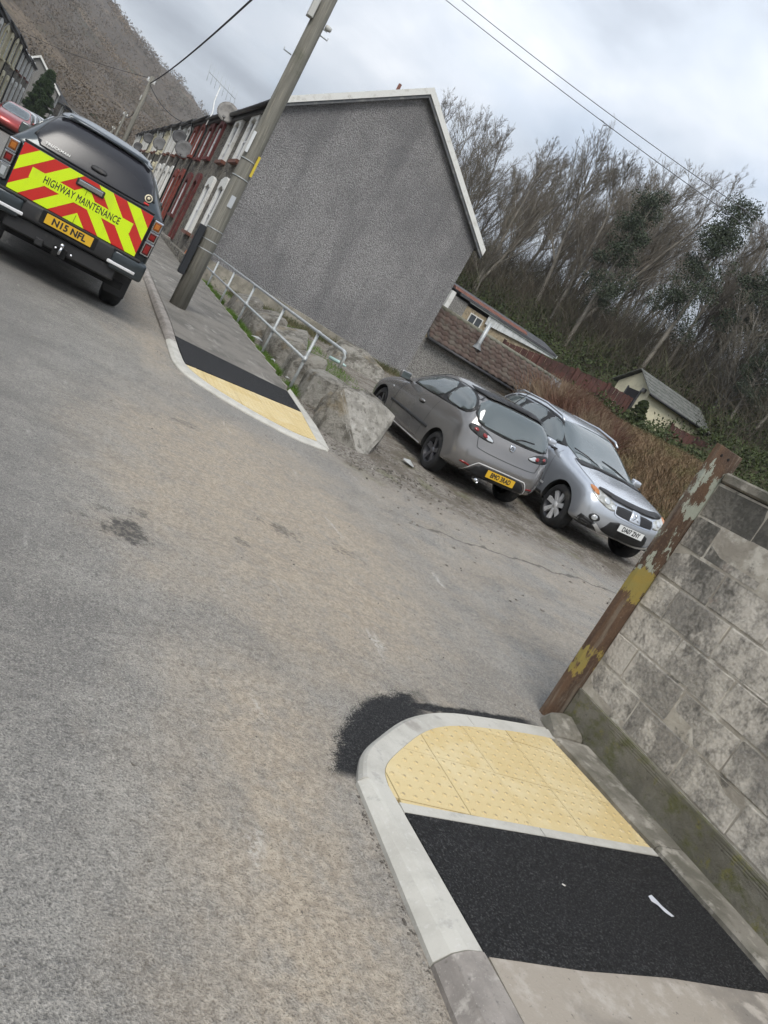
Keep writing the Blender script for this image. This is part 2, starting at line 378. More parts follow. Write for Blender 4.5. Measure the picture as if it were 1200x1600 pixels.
def tactile_material():
    t = NT('buff_tactile_concrete'); oi = t.n('ShaderNodeObjectInfo').outputs['Random']
    c = t.mix(oi, (.50, .385, .185), (.55, .445, .245))
    c = t.mix(t.ss(t.noise(4, 5, .6), .45, .68, 0, .75), c, (.57, .48, .29))
    c = t.mix(t.ss(t.noise(11, 6, .7), .58, .72, 0, .6), c, (.55, .47, .33))
    c = t.mix(t.ss(t.noise(90, 3, .6), .6, .72, 0, .35), c, (.34, .26, .14))
    return t.fin(c, .85, t.bump(t.noise(140, 3, .6), .25, .002), spec=.3)
TACT = tactile_material()
WORN = M('worn_blister_top', (.40, .315, .165), [((.30, .245, .15), 30, .42, .62)], .9)
def land_material():
    t = NT('rough_bank'); X, Y, Z = t.xyz()
    c = t.mix(t.ss(t.noise(1.1, 6, .65), .35, .65), (.075, .060, .036), (.125, .10, .06))
    c = t.mix(t.ss(t.noise(.45, 5, .6), .48, .62, 0, .8), c, (.065, .075, .03))
    c = t.mix(t.ss(t.noise(9, 5, .7), .55, .7, 0, .6), c, (.15, .125, .085))
    hill = t.ss(t.f('ADD', X, t.f('MULTIPLY', Y, .6)), 38, 46)
    c = t.mix(hill, c, t.mix(t.ss(t.noise(.5, 6, .65), .4, .62), (.045, .04, .027), (.045, .055, .022)))
    return t.fin(c, .95, t.bump(t.noise(6, 6, .75), 1.0, .12), spec=.15)
LAND = land_material()

# ------------------------------------------------------------------ the ground, the road, the hills
def grid(name, xs, ys, zf, mat, keep=None, parent=None, smooth=True):
    XX, YY = np.meshgrid(xs, ys); ZZ = zf(XX, YY); nx, ny = len(xs), len(ys)
    V = np.stack([XX.ravel(), YY.ravel(), ZZ.ravel()], -1)
    i, j = np.meshgrid(np.arange(nx-1), np.arange(ny-1)); a = (j*nx+i).ravel()
    F = np.stack([a, a+1, a+nx+1, a+nx], -1)
    if keep is not None:
        cx = (XX[:-1, :-1]+XX[1:, 1:]).ravel()/2; cy = (YY[:-1, :-1]+YY[1:, 1:]).ravel()/2; F = F[keep(cx, cy)]
    return npmesh(name, V, F, mat, parent, smooth)
_xs = np.unique(np.concatenate([np.arange(-900, -60, 60), np.arange(-60, -6, 6), np.arange(-6, 10, 1.0), np.arange(10, 36, .7), np.arange(36, 90, 2.5), np.arange(90, 960, 60)]))
_ys = np.unique(np.concatenate([np.arange(-300, -20, 40), np.arange(-20, 4, 3), np.arange(4, 50, .9), np.arange(50, 110, 3), np.arange(110, 1500, 60)]))
tag(grid('ground', _xs, _ys, lambda x, y: land(x, y) - .05, LAND), kind='structure')
_rx = np.unique(np.concatenate([np.arange(-4.6, 1.9, .5), [1.9], np.arange(2.3, 12.8, .5)]))
_ry = np.unique(np.concatenate([np.arange(-8, 24.1, .5), np.arange(26, 170, 4)]))
tag(grid('road', _rx, _ry, lambda x, y: surf(x, y) + .012*vnoise(x, y, .9, 1)*sstep(x, 3.9, 5.5)*sstep(y, 4.5, 7), ROAD,
    keep=lambda x, y: (x < 1.9) | (y < 24)), kind='structure')
tag(grid('pavement_left', np.array([-6.5, -5.5, -4.6]), np.arange(-8, 171, 5.0), lambda x, y: base(y)+.11, OLDPAVE), kind='structure')
_pl = [o for o in COL.objects if o.name == 'pavement_left'][0]
V, F = [], []
for y in np.arange(-8, 170, 5.0):
    n = len(V); z0, z1 = float(base(y)), float(base(y+5))
    V += [(-4.6, y, z0-.1), (-4.6, y+5, z1-.1), (-4.6, y+5, z1+.115), (-4.6, y, z0+.115), (-4.74, y, z0+.115), (-4.74, y+5, z1+.115)]
    F += [(n, n+1, n+2, n+3), (n+3, n+2, n+5, n+4)]
tag(mesh('kerb', V, F, OLDKERB, parent=_pl), kind='stuff')

def mountain():
    az = np.radians([-75, -40, -15, -7.5, -4.5, -3, -.5, 1.5, 4.2, 8, 15, 25, 40, 70]); el = np.array([12, 15, 14, 11.4, 9.9, 9.0, 7.8, 7.1, 6.3, 4.6, 4.0, 2.4, 1.8, 1.5])
    A = np.radians(np.arange(-70, 62, .5)); T = np.linspace(0, 1, 90)
    AA, TT = np.meshgrid(A, T); E = np.interp(AA, az, el)
    r = 125 + 825*TT; zc = 860*np.tan(np.radians(E)) + 1.7
    prof = np.where(TT < .88, sstep(TT/.88*.93+.07, -.06, 1.12)/sstep(1.0, -.06, 1.12), 1-(TT-.88)*1.5)
    z = 3.0 + (zc-3)*prof
    x = r*np.sin(AA); y = r*np.cos(AA)
    rough = (vnoise(x, y, .012, 3)*7 + vnoise(x, y, .035, 5)*3.2 + vnoise(x, y, .09, 6)*1.3)*sstep(TT, .05, .3)*np.where(TT > .8, .35, 1)
    z = z + rough
    nx = len(A); ny = len(T); V = np.stack([x.ravel(), y.ravel(), z.ravel()], -1)
    i, j = np.meshgrid(np.arange(nx-1), np.arange(ny-1)); a = (j*nx+i).ravel()
    t = NT('moorland_hill')
    v = t.vec((1, 1, 2.2)); P = t.xyz()
    c = t.mix(t.ss(t.noise(.012, 6, .65, v), .40, .60), (.15, .122, .092), (.18, .158, .135))
    c = t.mix(t.ss(t.noise(.02, 6, .68, t.vec((1, 1, 2), (40, 9, 3))), .50, .62, 0, .9), c, (.27, .21, .145))
    c = t.mix(t.ss(t.noise(.03, 6, .7, t.vec((1, 1, 2), (4, 90, 3))), .54, .64, 0, .7), c, (.088, .094, .052))
    c = t.mix(t.ss(t.noise(.22, 5, .75), .45, .68, 0, .65), c, (.10, .086, .078))
    c = t.mix(t.ss(t.noise(.5, 4, .7), .62, .75, 0, .5), c, (.17, .145, .12))
    m = t.fin(c, .95, t.bump(t.noise(.16, 6, .8), 1.0, 5.0), spec=.1)
    return tag(npmesh('hills', V, np.stack([a, a+1, a+nx+1, a+nx], -1), m, None, True), kind='structure'), (A, T, z)
HILL, HG = mountain()

# ------------------------------------------------------------------ near pavement with tactile corner
NP = tag(bpy.data.objects.new('pavement_near', None), kind='structure'); COL.objects.link(NP)
def sheet(name, poly, zf, mat, parent, dz=0.0, sub=.25):
    """polygon in plan laid on a height function, with a short skirt"""
    xs = [p[0] for p in poly]; ys = [p[1] for p in poly]; pts = [Vector(p) for p in poly]; n = len(pts)
    for x in np.arange(min(xs)+.01, max(xs), sub):
        for y in np.arange(min(ys)+.01, max(ys), sub): pts.append(Vector((x, y)))
    vv, ee, ff, *_ = delaunay_2d_cdt(pts, [(i, (i+1) % n) for i in range(n)], [], 1, 1e-5)
    V = [(p.x, p.y, float(zf(p.x, p.y))+dz) for p in vv]
    bm = bmesh.new(); bv = [bm.verts.new(v) for v in V]
    for f in ff: bm.faces.new([bv[i] for i in f])
    bmesh.ops.recalc_face_normals(bm, faces=list(bm.faces))
    if bm.faces and sum(f.normal.z for f in bm.faces) < 0: bmesh.ops.reverse_faces(bm, faces=list(bm.faces))
    r = bmesh.ops.extrude_edge_only(bm, edges=[e for e in bm.edges if e.is_boundary])
    for v in [g for g in r['geom'] if isinstance(g, bmesh.types.BMVert)]: v.co.z -= .09
    return bobj(name, bm, mat, parent)
zp = lambda x, y: zpav(y)
OUT_ARC = [(1.86, 2.38), (1.95, 2.57), (2.12, 2.75), (2.41, 3.0), (2.76, 3.18), (3.2, 3.29), (3.72, 3.39)]
IN_ARC = [(1.985, 2.33), (2.02, 2.46), (2.15, 2.61), (2.46, 2.885), (2.76, 3.045), (3.22, 3.17), (3.72, 3.265)]
oa = smoothcurve(OUT_ARC, 5); ia = smoothcurve(IN_ARC, 5)
def kerb_piece(name, outer, inner, ztop, zroad, mat, parent, cham=.02):
    """kerb swept between two plan curves: chamfered outer arris"""
    V, F = [], []; n = len(outer)
    for o, i in zip(outer, inner):
        o = np.array(o[:2]); i = np.array(i[:2]); d = i-o; L = np.linalg.norm(d); d = d/L
        zt = float(ztop(*o)); zr = float(zroad(*o)); ch = min(cham, L*.5); up = max(zt-zr, .012)
        hs = [(o, zr-.12), (o, zr+up*.35), (o+d*ch*.75, zt-.012), (o+d*(ch*.9+.012), zt), (i-d*.003, zt), (i, zt-.004), (i, zr-.12)]
        V += [(p[0], p[1], z) for p, z in hs]
    m = 7
    for k in range(n-1):
        for j in range(m-1): F.append((k*m+j, (k+1)*m+j, (k+1)*m+j+1, k*m+j+1))
    F.append(tuple(range(m))[::-1]); F.append(tuple((n-1)*m+j for j in range(m)))
    o = mesh(name, V, F, mat, parent=parent)
    bm = bmesh.new(); bm.from_mesh(o.data); bmesh.ops.recalc_face_normals(bm, faces=list(bm.faces)); bm.to_mesh(o.data); bm.free()
    return o
zr = lambda x, y: surf(x, y)
kerb_piece('kerbstone', oa[:23], ia[:23], zp, zr, NEWKERB, NP, .015)
kerb_piece('kerbstone', [np.array(p)+(.004, .001) if k == 0 else p for k, p in enumerate(oa[22:])], [np.array(p)+(.004, .001) if k == 0 else p for k, p in enumerate(ia[22:])], zp, zr, NEWKERB, NP, .015)
ks = lambda y0, y1, c: [(1.86, y) for y in np.linspace(y0, y1, 5)]
def straight_kerb(y0, y1, mat, c0, c1, dz=0):
    ys = np.linspace(y0, y1, 6); V, F = [], []
    for q, y in enumerate(ys):
        ch = c0+(c1-c0)*q/5; zt = zpav(y)+dz; z0 = float(surf(1.86, y)); xi = 1.985+.05*min(1, (2.38-y)/.9) if y > 1.4 else 2.04
        wob = lambda s: float(vnoise(y*7+s, s, 1.0))*(.004 if mat is OLDKERB else .0006)
        V += [(1.855, y, z0-.12), (1.855+wob(1), y, z0+.02), (1.862+ch*.55+wob(2), y, zt-.022), (1.865+ch*.9+.012+wob(3), y, zt-.004+wob(5)), (1.865+ch*.9+.03, y, zt), (xi-.004, y, zt), (xi, y, zt-.004), (xi, y, z0-.12)]
    m = 8
    for k in range(5):
        for j in range(m-1): F.append((k*m+j, k*m+j+1, (k+1)*m+j+1, (k+1)*m+j))
    F.append(tuple(range(m))); F.append(tuple(5*m+j for j in range(m))[::-1])
    o = mesh('kerbstone', V, F, mat, parent=NP)
    bm = bmesh.new(); bm.from_mesh(o.data); bmesh.ops.recalc_face_normals(bm, faces=list(bm.faces)); bm.to_mesh(o.data); bm.free()
straight_kerb(2.372, 1.535, NEWKERB, .012, .075)
for k in range(4): straight_kerb(1.528-.905*k, 1.528-.905*k-.898, OLDKERB, .075, .08, .004)
# tactile tiles
INP = [(p[0], p[1]) for p in ia if p[0] < 3.71]
REG = INP[::-1] + [(1.99, 2.245), (3.735, 2.345), (3.70, 2.8), (3.66, 3.24)]
def area(p): return sum(p[i][0]*p[(i+1) % len(p)][1]-p[(i+1) % len(p)][0]*p[i][1] for i in range(len(p)))/2
def hull2(pts):
    pts = sorted(set((round(a, 4), round(b, 4)) for a, b in pts)); lo, up = [], []
    cr = lambda o, a, b: (a[0]-o[0])*(b[1]-o[1])-(a[1]-o[1])*(b[0]-o[0])
    for p in pts:
        while len(lo) > 1 and cr(lo[-2], lo[-1], p) <= 0: lo.pop()
        lo.append(p)
    for p in reversed(pts):
        while len(up) > 1 and cr(up[-2], up[-1], p) <= 0: up.pop()
        up.append(p)
    return lo[:-1]+up[:-1]
def inside(poly, p, mg):
    for i in range(len(poly)):
        a, b = poly[i], poly[(i+1) % len(poly)]; d = (b[0]-a[0], b[1]-a[1]); L = math.hypot(*d)
        if (d[0]*(p[1]-a[1])-d[1]*(p[0]-a[0]))/max(L, 1e-6) < mg: return False
    return True
def tiles(region, x0, y0, nx, ny, zf, parent, gap=.0025, dome=True, rise=.006):
    H = hull2(region)
    for i in range(nx):
        for j in range(ny):
            ax, ay = x0+.4*i, y0+.4*j; jit = random.Random(i*31+j*7).uniform(-.0015, .0015)
            p = [(ax+gap, ay+gap), (ax+.4-gap, ay+gap), (ax+.4-gap, ay+.4-gap), (ax+gap, ay+.4-gap)]
            for k in range(len(H)): p = clip(p, H[k], H[(k+1) % len(H)]) if p else p
            if len(p) < 3 or abs(area(p)) < .0015: continue
            bm = bmesh.new()
            T = [bm.verts.new((q[0], q[1], float(zf(*q))+jit)) for q in p]; Bv = [bm.verts.new((q[0], q[1], float(zf(*q))-.06)) for q in p]
            bm.faces.new(T)
            for k in range(len(p)): bm.faces.new((T[k], Bv[k], Bv[(k+1) % len(p)], T[(k+1) % len(p)]))
            n = 8
            for a in range(6):
                for b in range(6):
                    c = (ax+.0333+.0667*a, ay+.0333+.0667*b)
                    if not inside(p, c, .012): continue
                    z = float(zf(*c))+jit
                    r0 = [bm.verts.new((c[0]+.0135*math.cos(w*2*math.pi/n), c[1]+.0135*math.sin(w*2*math.pi/n), z+.0002)) for w in range(n)]
                    r1 = [bm.verts.new((c[0]+.0085*math.cos(w*2*math.pi/n), c[1]+.0085*math.sin(w*2*math.pi/n), z+rise)) for w in range(n)]
                    for w in range(n): bm.faces.new((r0[w], r0[(w+1) % n], r1[(w+1) % n], r1[w]))
                    bm.faces.new(r1).material_index = 1
            bmesh.ops.recalc_face_normals(bm, faces=list(bm.faces))
            o_ = bobj('tactile_tile', bm, TACT, parent, mats=[TACT, WORN])
tiles(REG, 2.01-.4, 2.27-.4, 6, 4, zp, NP)
# concrete edging strip, black patch, old pavement
e0, e1 = (1.995, 2.185), (3.735, 2.285)
for a, b in ((0, .49), (.493, 1)):
    P = lambda t, w: (e0[0]+(e1[0]-e0[0])*t, e0[1]+(e1[1]-e0[1])*t+w)
    sheet('edging_strip', [P(a, 0), P(b, 0), P(b, .056), P(a, .056)], zp, NEWKERB, NP, .003)
sheet('asphalt_patch', [(2.035, 1.515), (2.5, 1.500), (3.0, 1.512), (3.45, 1.495), (3.80, 1.485), (3.785, 1.85), (3.75, 2.28), (2.9, 2.234), (2.0, 2.183)], zp, TAR, NP, .0015)
sheet('pavement_surface', [(2.04, -2.1), (3.86, -2.1), (3.82, 1.49), (3.4, 1.50), (2.9, 1.516), (2.4, 1.504), (2.045, 1.518)], zp, DUSTPAVE, NP, 0)
# wall-side edging, weathered
def edging(y0, y1, wob, parent):
    ys = np.linspace(y0, y1, 7); V, F = [], []
    for y in ys:
        xl = 3.742+.02*max(0, (2.3-y)) if y < 2.3 else 3.742-.085*(y-2.3)
        z = zpav(y); a = float(vnoise(y*5, wob, 1.0))*.006
        V += [(xl+a, y, z-.08), (xl+a, y, z+.022+a), (xl+.02, y, z+.036+a), (3.935, y, z+.04-a), (3.965, y, z+.035), (3.965, y, z-.08)]
    m = 6
    for k in range(6):
        for j in range(m-1): F.append((k*m+j, (k+1)*m+j, (k+1)*m+j+1, k*m+j+1))
    F.append(tuple(range(m))[::-1]); F.append(tuple(6*m+j for j in range(m)))
    o = mesh('edging_kerb', V, F, OLDEDGE, parent=parent)
    bm = bmesh.new(); bm.from_mesh(o.data); bmesh.ops.recalc_face_normals(bm, faces=list(bm.faces)); bm.to_mesh(o.data); bm.free()
OLDEDGE = M('weathered_edging', (.20, .185, .155), [((.12, .112, .09), 4, .4, .62), ((.30, .28, .24), 9, .5, .66), ((.075, .08, .04), 3, .56, .70, (1, 1, 1), .6), ((.08, .07, .06), 40, .6, .72, (1, 1, 1), .7)], .92, (.8, 40, .006), spec=.25)
for k, (a, b) in enumerate([(3.22, 2.33), (2.325, 1.42), (1.415, .51), (.505, -.4), (-.405, -2.1)]): edging(a, b, k*3.3, NP)
# broken lump of concrete at the post foot
def rock(name, pts, mat, parent=None, cuts=2, amp=.02, fs=6.0, seed=0, smooth=False, loc=None, mat2=None, dir2=None):
    bm = bmesh.new()
    for p in pts: bm.verts.new(p)
    bmesh.ops.convex_hull(bm, input=list(bm.verts))
    for v in [v for v in bm.verts if not v.link_faces]: bm.verts.remove(v)
    bmesh.ops.bevel(bm, geom=list(bm.edges), offset=amp*1.3, segments=1, affect='EDGES')
    bmesh.ops.triangulate(bm, faces=list(bm.faces))
    for _ in range(cuts): bmesh.ops.subdivide_edges(bm, edges=list(bm.edges), cuts=1, use_grid_fill=True)
    bmesh.ops.triangulate(bm, faces=list(bm.faces))
    bm.normal_update(); rr = np.random.default_rng(seed)
    for v in bm.verts:
        p = v.co*fs; s = seed*3.1
        d = math.sin(p.x*1.3+math.sin(p.y*1.7+s)*2)+math.sin(p.y*2.1+p.z*1.9+s)+.6*math.sin(p.z*4.3-p.x*3.1+s)+.35*rr.normal()
        v.co += v.normal*d*amp*.13
    if loc is not None: bmesh.ops.translate(bm, verts=list(bm.verts), vec=-Vector(loc))
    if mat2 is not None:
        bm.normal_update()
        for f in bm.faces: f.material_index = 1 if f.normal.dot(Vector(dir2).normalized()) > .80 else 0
    o = bobj(name, bm, mat, parent, smooth=smooth, mats=[mat, mat2] if mat2 is not None else None)
    if loc is not None: o.location = loc
    return o
rock('concrete_lump', [(3.68, 3.25, .02), (3.98, 3.25, .02), (3.98, 3.52, .02), (3.72, 3.52, .02), (3.71, 3.27, .135), (3.95, 3.27, .15), (3.96, 3.5, .19), (3.78, 3.48, .17)], OLDEDGE, NP, 2, .018, 9, 3)
# ------------------------------------------------------------------ far pavement with dropped crossing
FP = tag(bpy.data.objects.new('pavement_far', None), kind='structure'); COL.objects.link(FP)
zf = lambda x, y: zfar(y)
FO = [(1.70, 10.6), (1.69, 9.9), (1.70, 9.4), (1.80, 9.0), (2.06, 8.73), (2.43, 8.52), (2.82, 8.39), (3.21, 8.36), (3.62, 8.50)]
FI = [(1.84, 10.6), (1.84, 9.95), (1.85, 9.50), (1.95, 9.18), (2.18, 8.90), (2.52, 8.70), (2.86, 8.58), (3.20, 8.56), (3.49, 8.66)]
fo = smoothcurve(FO, 4); fi = smoothcurve(FI, 4)
for a, b in ((4, 13), (12, 19), (18, 25), (24, 33)):
    kerb_piece('kerbstone', fo[a:b], fi[a:b], zf, zr, NEWKERB, FP, .03)
kerb_piece('kerbstone', fo[:5], fi[:5], zf, zr, NEWKERB, FP, .03)
sheet('edging_strip', [(3.49, 8.66), (3.62, 8.50), (3.755, 9.6), (3.755, 11.3), (3.645, 11.0), (3.645, 10.05)], zf, NEWKERB, FP, .003)
FREG = [(p[0], p[1]) for p in fi if p[1] < 9.5] + [(3.49, 8.67), (3.64, 10.04), (1.855, 9.46)]
tiles(FREG, 1.68, 8.52, 5, 4, zf, FP, rise=.006)
sheet('asphalt_patch', [(1.85, 9.50), (3.64, 10.07), (3.635, 11.0), (1.845, 10.93)], zf, TAR, FP, .002)
_y = np.concatenate([np.arange(10.95, 24, .75), np.arange(24, 160, 6)])
grid('pavement_surface', np.array([1.845, 2.4, 3.0, 3.66]), _y, lambda x, y: zfar(y), OLDPAVE, parent=FP)
for k in range(15):
    y0 = 10.605+.915*k
    kerb_piece('kerbstone', [(1.70-.012*math.sin((y-10.6)*.9), y) for y in np.linspace(y0, y0+.907, 4)], [(1.838, y) for y in np.linspace(y0, y0+.907, 4)], zf, zr, OLDKERB, FP, .04)
tag(kerb_piece('kerb_run', [(1.70, y) for y in np.arange(24.33, 160, 8)], [(1.838, y) for y in np.arange(24.33, 160, 8)], zf, zr, OLDKERB, FP, .04), kind='stuff')
for k in range(14):
    y0 = 11.31+.915*k
    if y0 > 22: break
    boxes('edging_strip', [(3.665, 3.72, y0, y0+.907, float(zfar(y0))-.12, float(zfar(y0))+.008)], OLDKERB, FP)

# ------------------------------------------------------------------ block wall and rusty post
def block_material():
    t = NT('concrete_block'); oi = t.n('ShaderNodeObjectInfo').outputs['Random']; X, Y, Z = t.xyz()
    c = t.mix(oi, (.27, .252, .222), (.38, .355, .31))
    c = t.mix(t.ss(t.noise(26, 5, .75), .40, .68), c, (.185, .175, .158))
    c = t.mix(t.ss(t.noise(70, 4, .7), .58, .72, 0, .8), c, (.37, .35, .315))
    c = t.mix(t.ss(t.noise(1.5, 6, .78, t.vec((1, 1, .8), (3, 2, 8))), .49, .60, 0, .85), c, (.56, .52, .455))       # lime bloom
    c = t.mix(t.ss(t.noise(1.2, 6, .80, t.vec((1, 1, .7), (9, 1, 4))), .52, .62, 0, .85), c, (.095, .09, .08))   # soot
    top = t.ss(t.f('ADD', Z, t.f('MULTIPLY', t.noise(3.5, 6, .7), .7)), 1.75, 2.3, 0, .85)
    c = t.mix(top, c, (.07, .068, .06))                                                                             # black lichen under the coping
    c = t.mix(t.ss(t.noise(4.2, 5, .7, t.vec((1, 1, 1), (1, 7, 2))), .64, .74, 0, .6), c, (.34, .26, .215))
    h = t.f('ADD', t.noise(55, 5, .8), t.f('MULTIPLY', t.voro(42), .7))
    return t.fin(c, .93, t.bump(h, .9, .008), spec=.2)
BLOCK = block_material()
MORT = M('wall_mortar', (.38, .35, .295), [((.28, .255, .215), 3, .42, .6), ((.50, .47, .41), 6, .50, .64), ((.12, .113, .10), 8, .58, .72)], .95, (.8, 35, .008), spec=.2)
def plinth_material():
    t = NT('mossy_render'); X, Y, Z = t.xyz()
    c = t.mix(t.ss(t.noise(2.2, 5, .65), .35, .65), (.115, .108, .085), (.19, .178, .145))
    c = t.mix(t.ss(t.noise(4.5, 6, .72, t.vec((1, 1, 1.6))), .46, .64, 0, .85), c, (.095, .098, .042))
    c = t.mix(t.ss(t.noise(9, 6, .75), .56, .68, 0, .8), c, (.16, .15, .05))
    c = t.mix(t.ss(t.noise(16, 5, .75), .58, .72, 0, .7), c, (.05, .045, .035))
    ln = t.f('MULTIPLY', t.f('ABSOLUTE', t.f('SINE', t.f('ADD', t.f('MULTIPLY', Z, 190), t.f('MULTIPLY', t.noise(1.4, 3, .5, t.vec((1, 1, .1))), 5)))), t.f('MULTIPLY', t.ss(Z, .29, .32), t.ss(t.noise(.8, 3, .6), .40, .52)))
    return t.fin(c, .95, t.bump(t.f('ADD', t.noise(22, 6, .75), t.f('MULTIPLY', ln, .22)), .9, .012), spec=.2)
PLINTH = plinth_material()
WALL = thing('block_wall', 'weathered grey concrete block wall with mossy base beside the near pavement', 'wall', (4.08, 3.56, 0))
def wl(o): o.location = (-4.08, -3.56, 0); return o
# joints sit behind the block faces
wl(box('mortar', 3.9752, 4.17, -2.0, 3.552, .30, 1.985, MORT, WALL))
wl(box('plinth', 3.958, 4.19, -2.0, 3.553, -.15, .362, PLINTH, WALL, .006))
COPE = M('coping_concrete', (.20, .185, .155), [((.10, .098, .08), 4, .42, .62), ((.30, .28, .24), 12, .55, .7), ((.09, .095, .05), 6, .58, .72)], .93, (.8, 30, .008), spec=.2)
for k in range(6):
    wl(box('coping_stone', 3.955, 4.20, 3.545-.91*(k+1)+.006, 3.545-.91*k, 1.992, 2.062, COPE, WALL, .012))
def block_mesh(w, seed):
    bm = bmesh.new(); vs = [bm.verts.new(v) for v in boxv(-.09, .0, -w/2, w/2, -.1085, .1085)]
    for f in BOXF: bm.faces.new([vs[i] for i in f])
    bmesh.ops.bevel(bm, geom=list(bm.edges), offset=.005, segments=1, affect='EDGES')
    r = random.Random(seed)
    for v in bm.verts: v.co += Vector((r.uniform(-.005, .005), r.uniform(-.005, .005), r.uniform(-.005, .005)))
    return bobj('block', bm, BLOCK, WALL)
protos = {}
rw = random.Random(11)
for row in range(7):
    z = .366+.1155+.2305*row; y = 3.55
    first = .44 if row % 2 == 0 else .215
    w = first
    while y > -1.9:
        key = (round(w, 2), rw.randrange(3))
        if key not in protos: o = block_mesh(w-.012, hash(key) % 99); protos[key] = o
        else: o = protos[key].copy(); COL.objects.link(o)
        o.location = (4.064-4.08+rw.uniform(-.006, .0015), y-w/2-3.56+rw.uniform(-.002, .002), z+rw.uniform(-.003, .003))
        y -= w; w = .45
# rusty channel post with flaking paint
def rust():
    t = NT('rusty_painted_steel'); X, Y, Z = t.xyz()
    c = t.mix(t.ss(t.noise(5, 6, .7, t.vec((1, 1, .35))), .35, .65), (.062, .040, .029), (.115, .070, .044))
    c = t.mix(t.ss(t.noise(60, 4, .7), .5, .7, 0, .5), c, (.17, .115, .075))
    c = t.mix(t.ss(t.noise(14, 5, .7, t.vec((1, 1, .12))), .5, .66, 0, .55), c, (.20, .175, .14))
    flake = t.noise(9, 7, .72, t.vec((1.2, 1.2, .5)))
    def band(z, w): return t.ss(t.f('ABSOLUTE', t.f('SUBTRACT', Z, z)), w, w*.35)
    g = t.f('ADD', t.f('MULTIPLY', t.f('MAXIMUM', band(1.86, .30), t.f('MULTIPLY', band(1.42, .34), .8)), .22), flake)
    c = t.mix(t.ss(g, .69, .72), c, t.mix(t.noise(20, 4, .6), (.23, .25, .20), (.34, .36, .31)))
    yv = t.f('ADD', t.f('MULTIPLY', t.f('MAXIMUM', band(1.14, .20), band(.55, .20)), .22), t.noise(10, 7, .72, t.vec((1.1, 1.1, .45), (5, 5, 5))))
    c = t.mix(t.ss(yv, .68, .71), c, t.mix(t.noise(15, 4, .6), (.30, .205, .045), (.21, .20, .075)))
    return t.fin(c, .85, t.bump(t.f('ADD', t.f('MULTIPLY', flake, .8), t.noise(90, 4, .7)), .7, .005), spec=.3)
RUST = rust()
POST = thing('gate_post', 'rusty brown steel channel post with flaking yellow and grey paint at the wall end', 'post', (3.9, 3.58, 0))
def pl(o): o.location = (-3.9, -3.58, 0); return o
def post_section(z0, z1): return [(3.812, 3.558), (4.035, 3.558), (4.035, 3.605), (4.023, 3.605), (4.023, 3.570), (3.824, 3.570), (3.824, 3.605), (3.812, 3.605)]
pl(prism('channel', post_section(0, 0), 'z', -.1, 2.185, RUST, POST, .003))
for zz in (2.13,):
    pl(lathe('bolt_hole', [(.0, 3.5565), (.011, 3.5565), (.011, 3.5575)], M('hole_dark', (.01, .008, .007), rough=1), POST, 10, 'y', (3.86, 0, zz)))
    pl(lathe('bolt_hole', [(.0, 3.5565), (.011, 3.5565), (.011, 3.5575)], MATS['hole_dark'], POST, 10, 'y', (3.93, 0, zz)))
# paper scrap and stub on the black patch
def litter(name, label, pts, z, mat, crumple=.01, cat='litter', seed=1, group=None):
    r = random.Random(seed); c = (sum(p[0] for p in pts)/len(pts), sum(p[1] for p in pts)/len(pts))
    bm = bmesh.new(); vs = [bm.verts.new((p[0]-c[0], p[1]-c[1], .002+r.uniform(0, crumple))) for p in pts]; m = bm.verts.new((0, 0, crumple*1.3))
    for i in range(len(vs)): bm.faces.new((vs[i], vs[(i+1) % len(vs)], m))
    bmesh.ops.solidify(bm, geom=list(bm.faces), thickness=.0012)
    o = bobj(name, bm, mat); o.location = (c[0], c[1], z)
    return tag(o, label, cat, group)
PAPER = M('paper', (.78, .79, .82), [((.60, .55, .58), 30, .6, .7)], .8)
litter('paper_scrap', 'torn white paper scrap lying on the fresh black asphalt', [(3.315, 1.955), (3.338, 1.96), (3.35, 1.93), (3.365, 1.905), (3.395, 1.85), (3.37, 1.845), (3.34, 1.865), (3.325, 1.90), (3.308, 1.925)], float(zpav(1.9))+.003, PAPER, .008)
box_ = tube('cigarette_stub', [(2.72, 1.93, float(zpav(1.93))+.005), (2.733, 1.922, float(zpav(1.9))+.005)], .003, M('stub', (.62, .60, .55), rough=.9)); tag(box_, 'tiny pale cigarette stub on the fresh black asphalt', 'litter')
# ------------------------------------------------------------------ houses
def dash_material(name, a, b, dark, sc=42.0):
    t = NT(name); X, Y, Z = t.xyz()
    sp = t.noise(sc, 3, .75); vo = t.voro(sc*.8)
    sp2 = t.noise(sc*.4, 3, .7)
    c = t.mix(t.ss(sp, .40, .60), a, b)
    c = t.mix(t.ss(sp2, .46, .34, 0, .55), c, a); c = t.mix(t.ss(sp2, .54, .66, 0, .4), c, b)
    c = t.mix(t.ss(t.noise(.42, 5, .6, t.vec((1, 1, .8), (2.3, 0, 1.7))), .40, .66, 0, .55), c, dark)
    c = t.mix(t.ss(t.noise(1.3, 5, .65, t.vec((1, 1, .14))), .48, .68, 0, .42), c, dark)
    c = t.mix(t.ss(t.noise(sc*1.5, 2, .6), .60, .72, 0, .5), c, (.36, .355, .35))
    return t.fin(c, .95, t.bump(t.f('ADD', sp, t.f('MULTIPLY', vo, .8)), 1.0, .03), spec=.15)
DASH = dash_material('grey_pebbledash', (.145, .142, .141), (.385, .378, .372), (.135, .134, .138), 32)
DASH2 = dash_material('pale_pebbledash', (.16, .155, .145), (.33, .32, .30), (.15, .145, .135), 26)
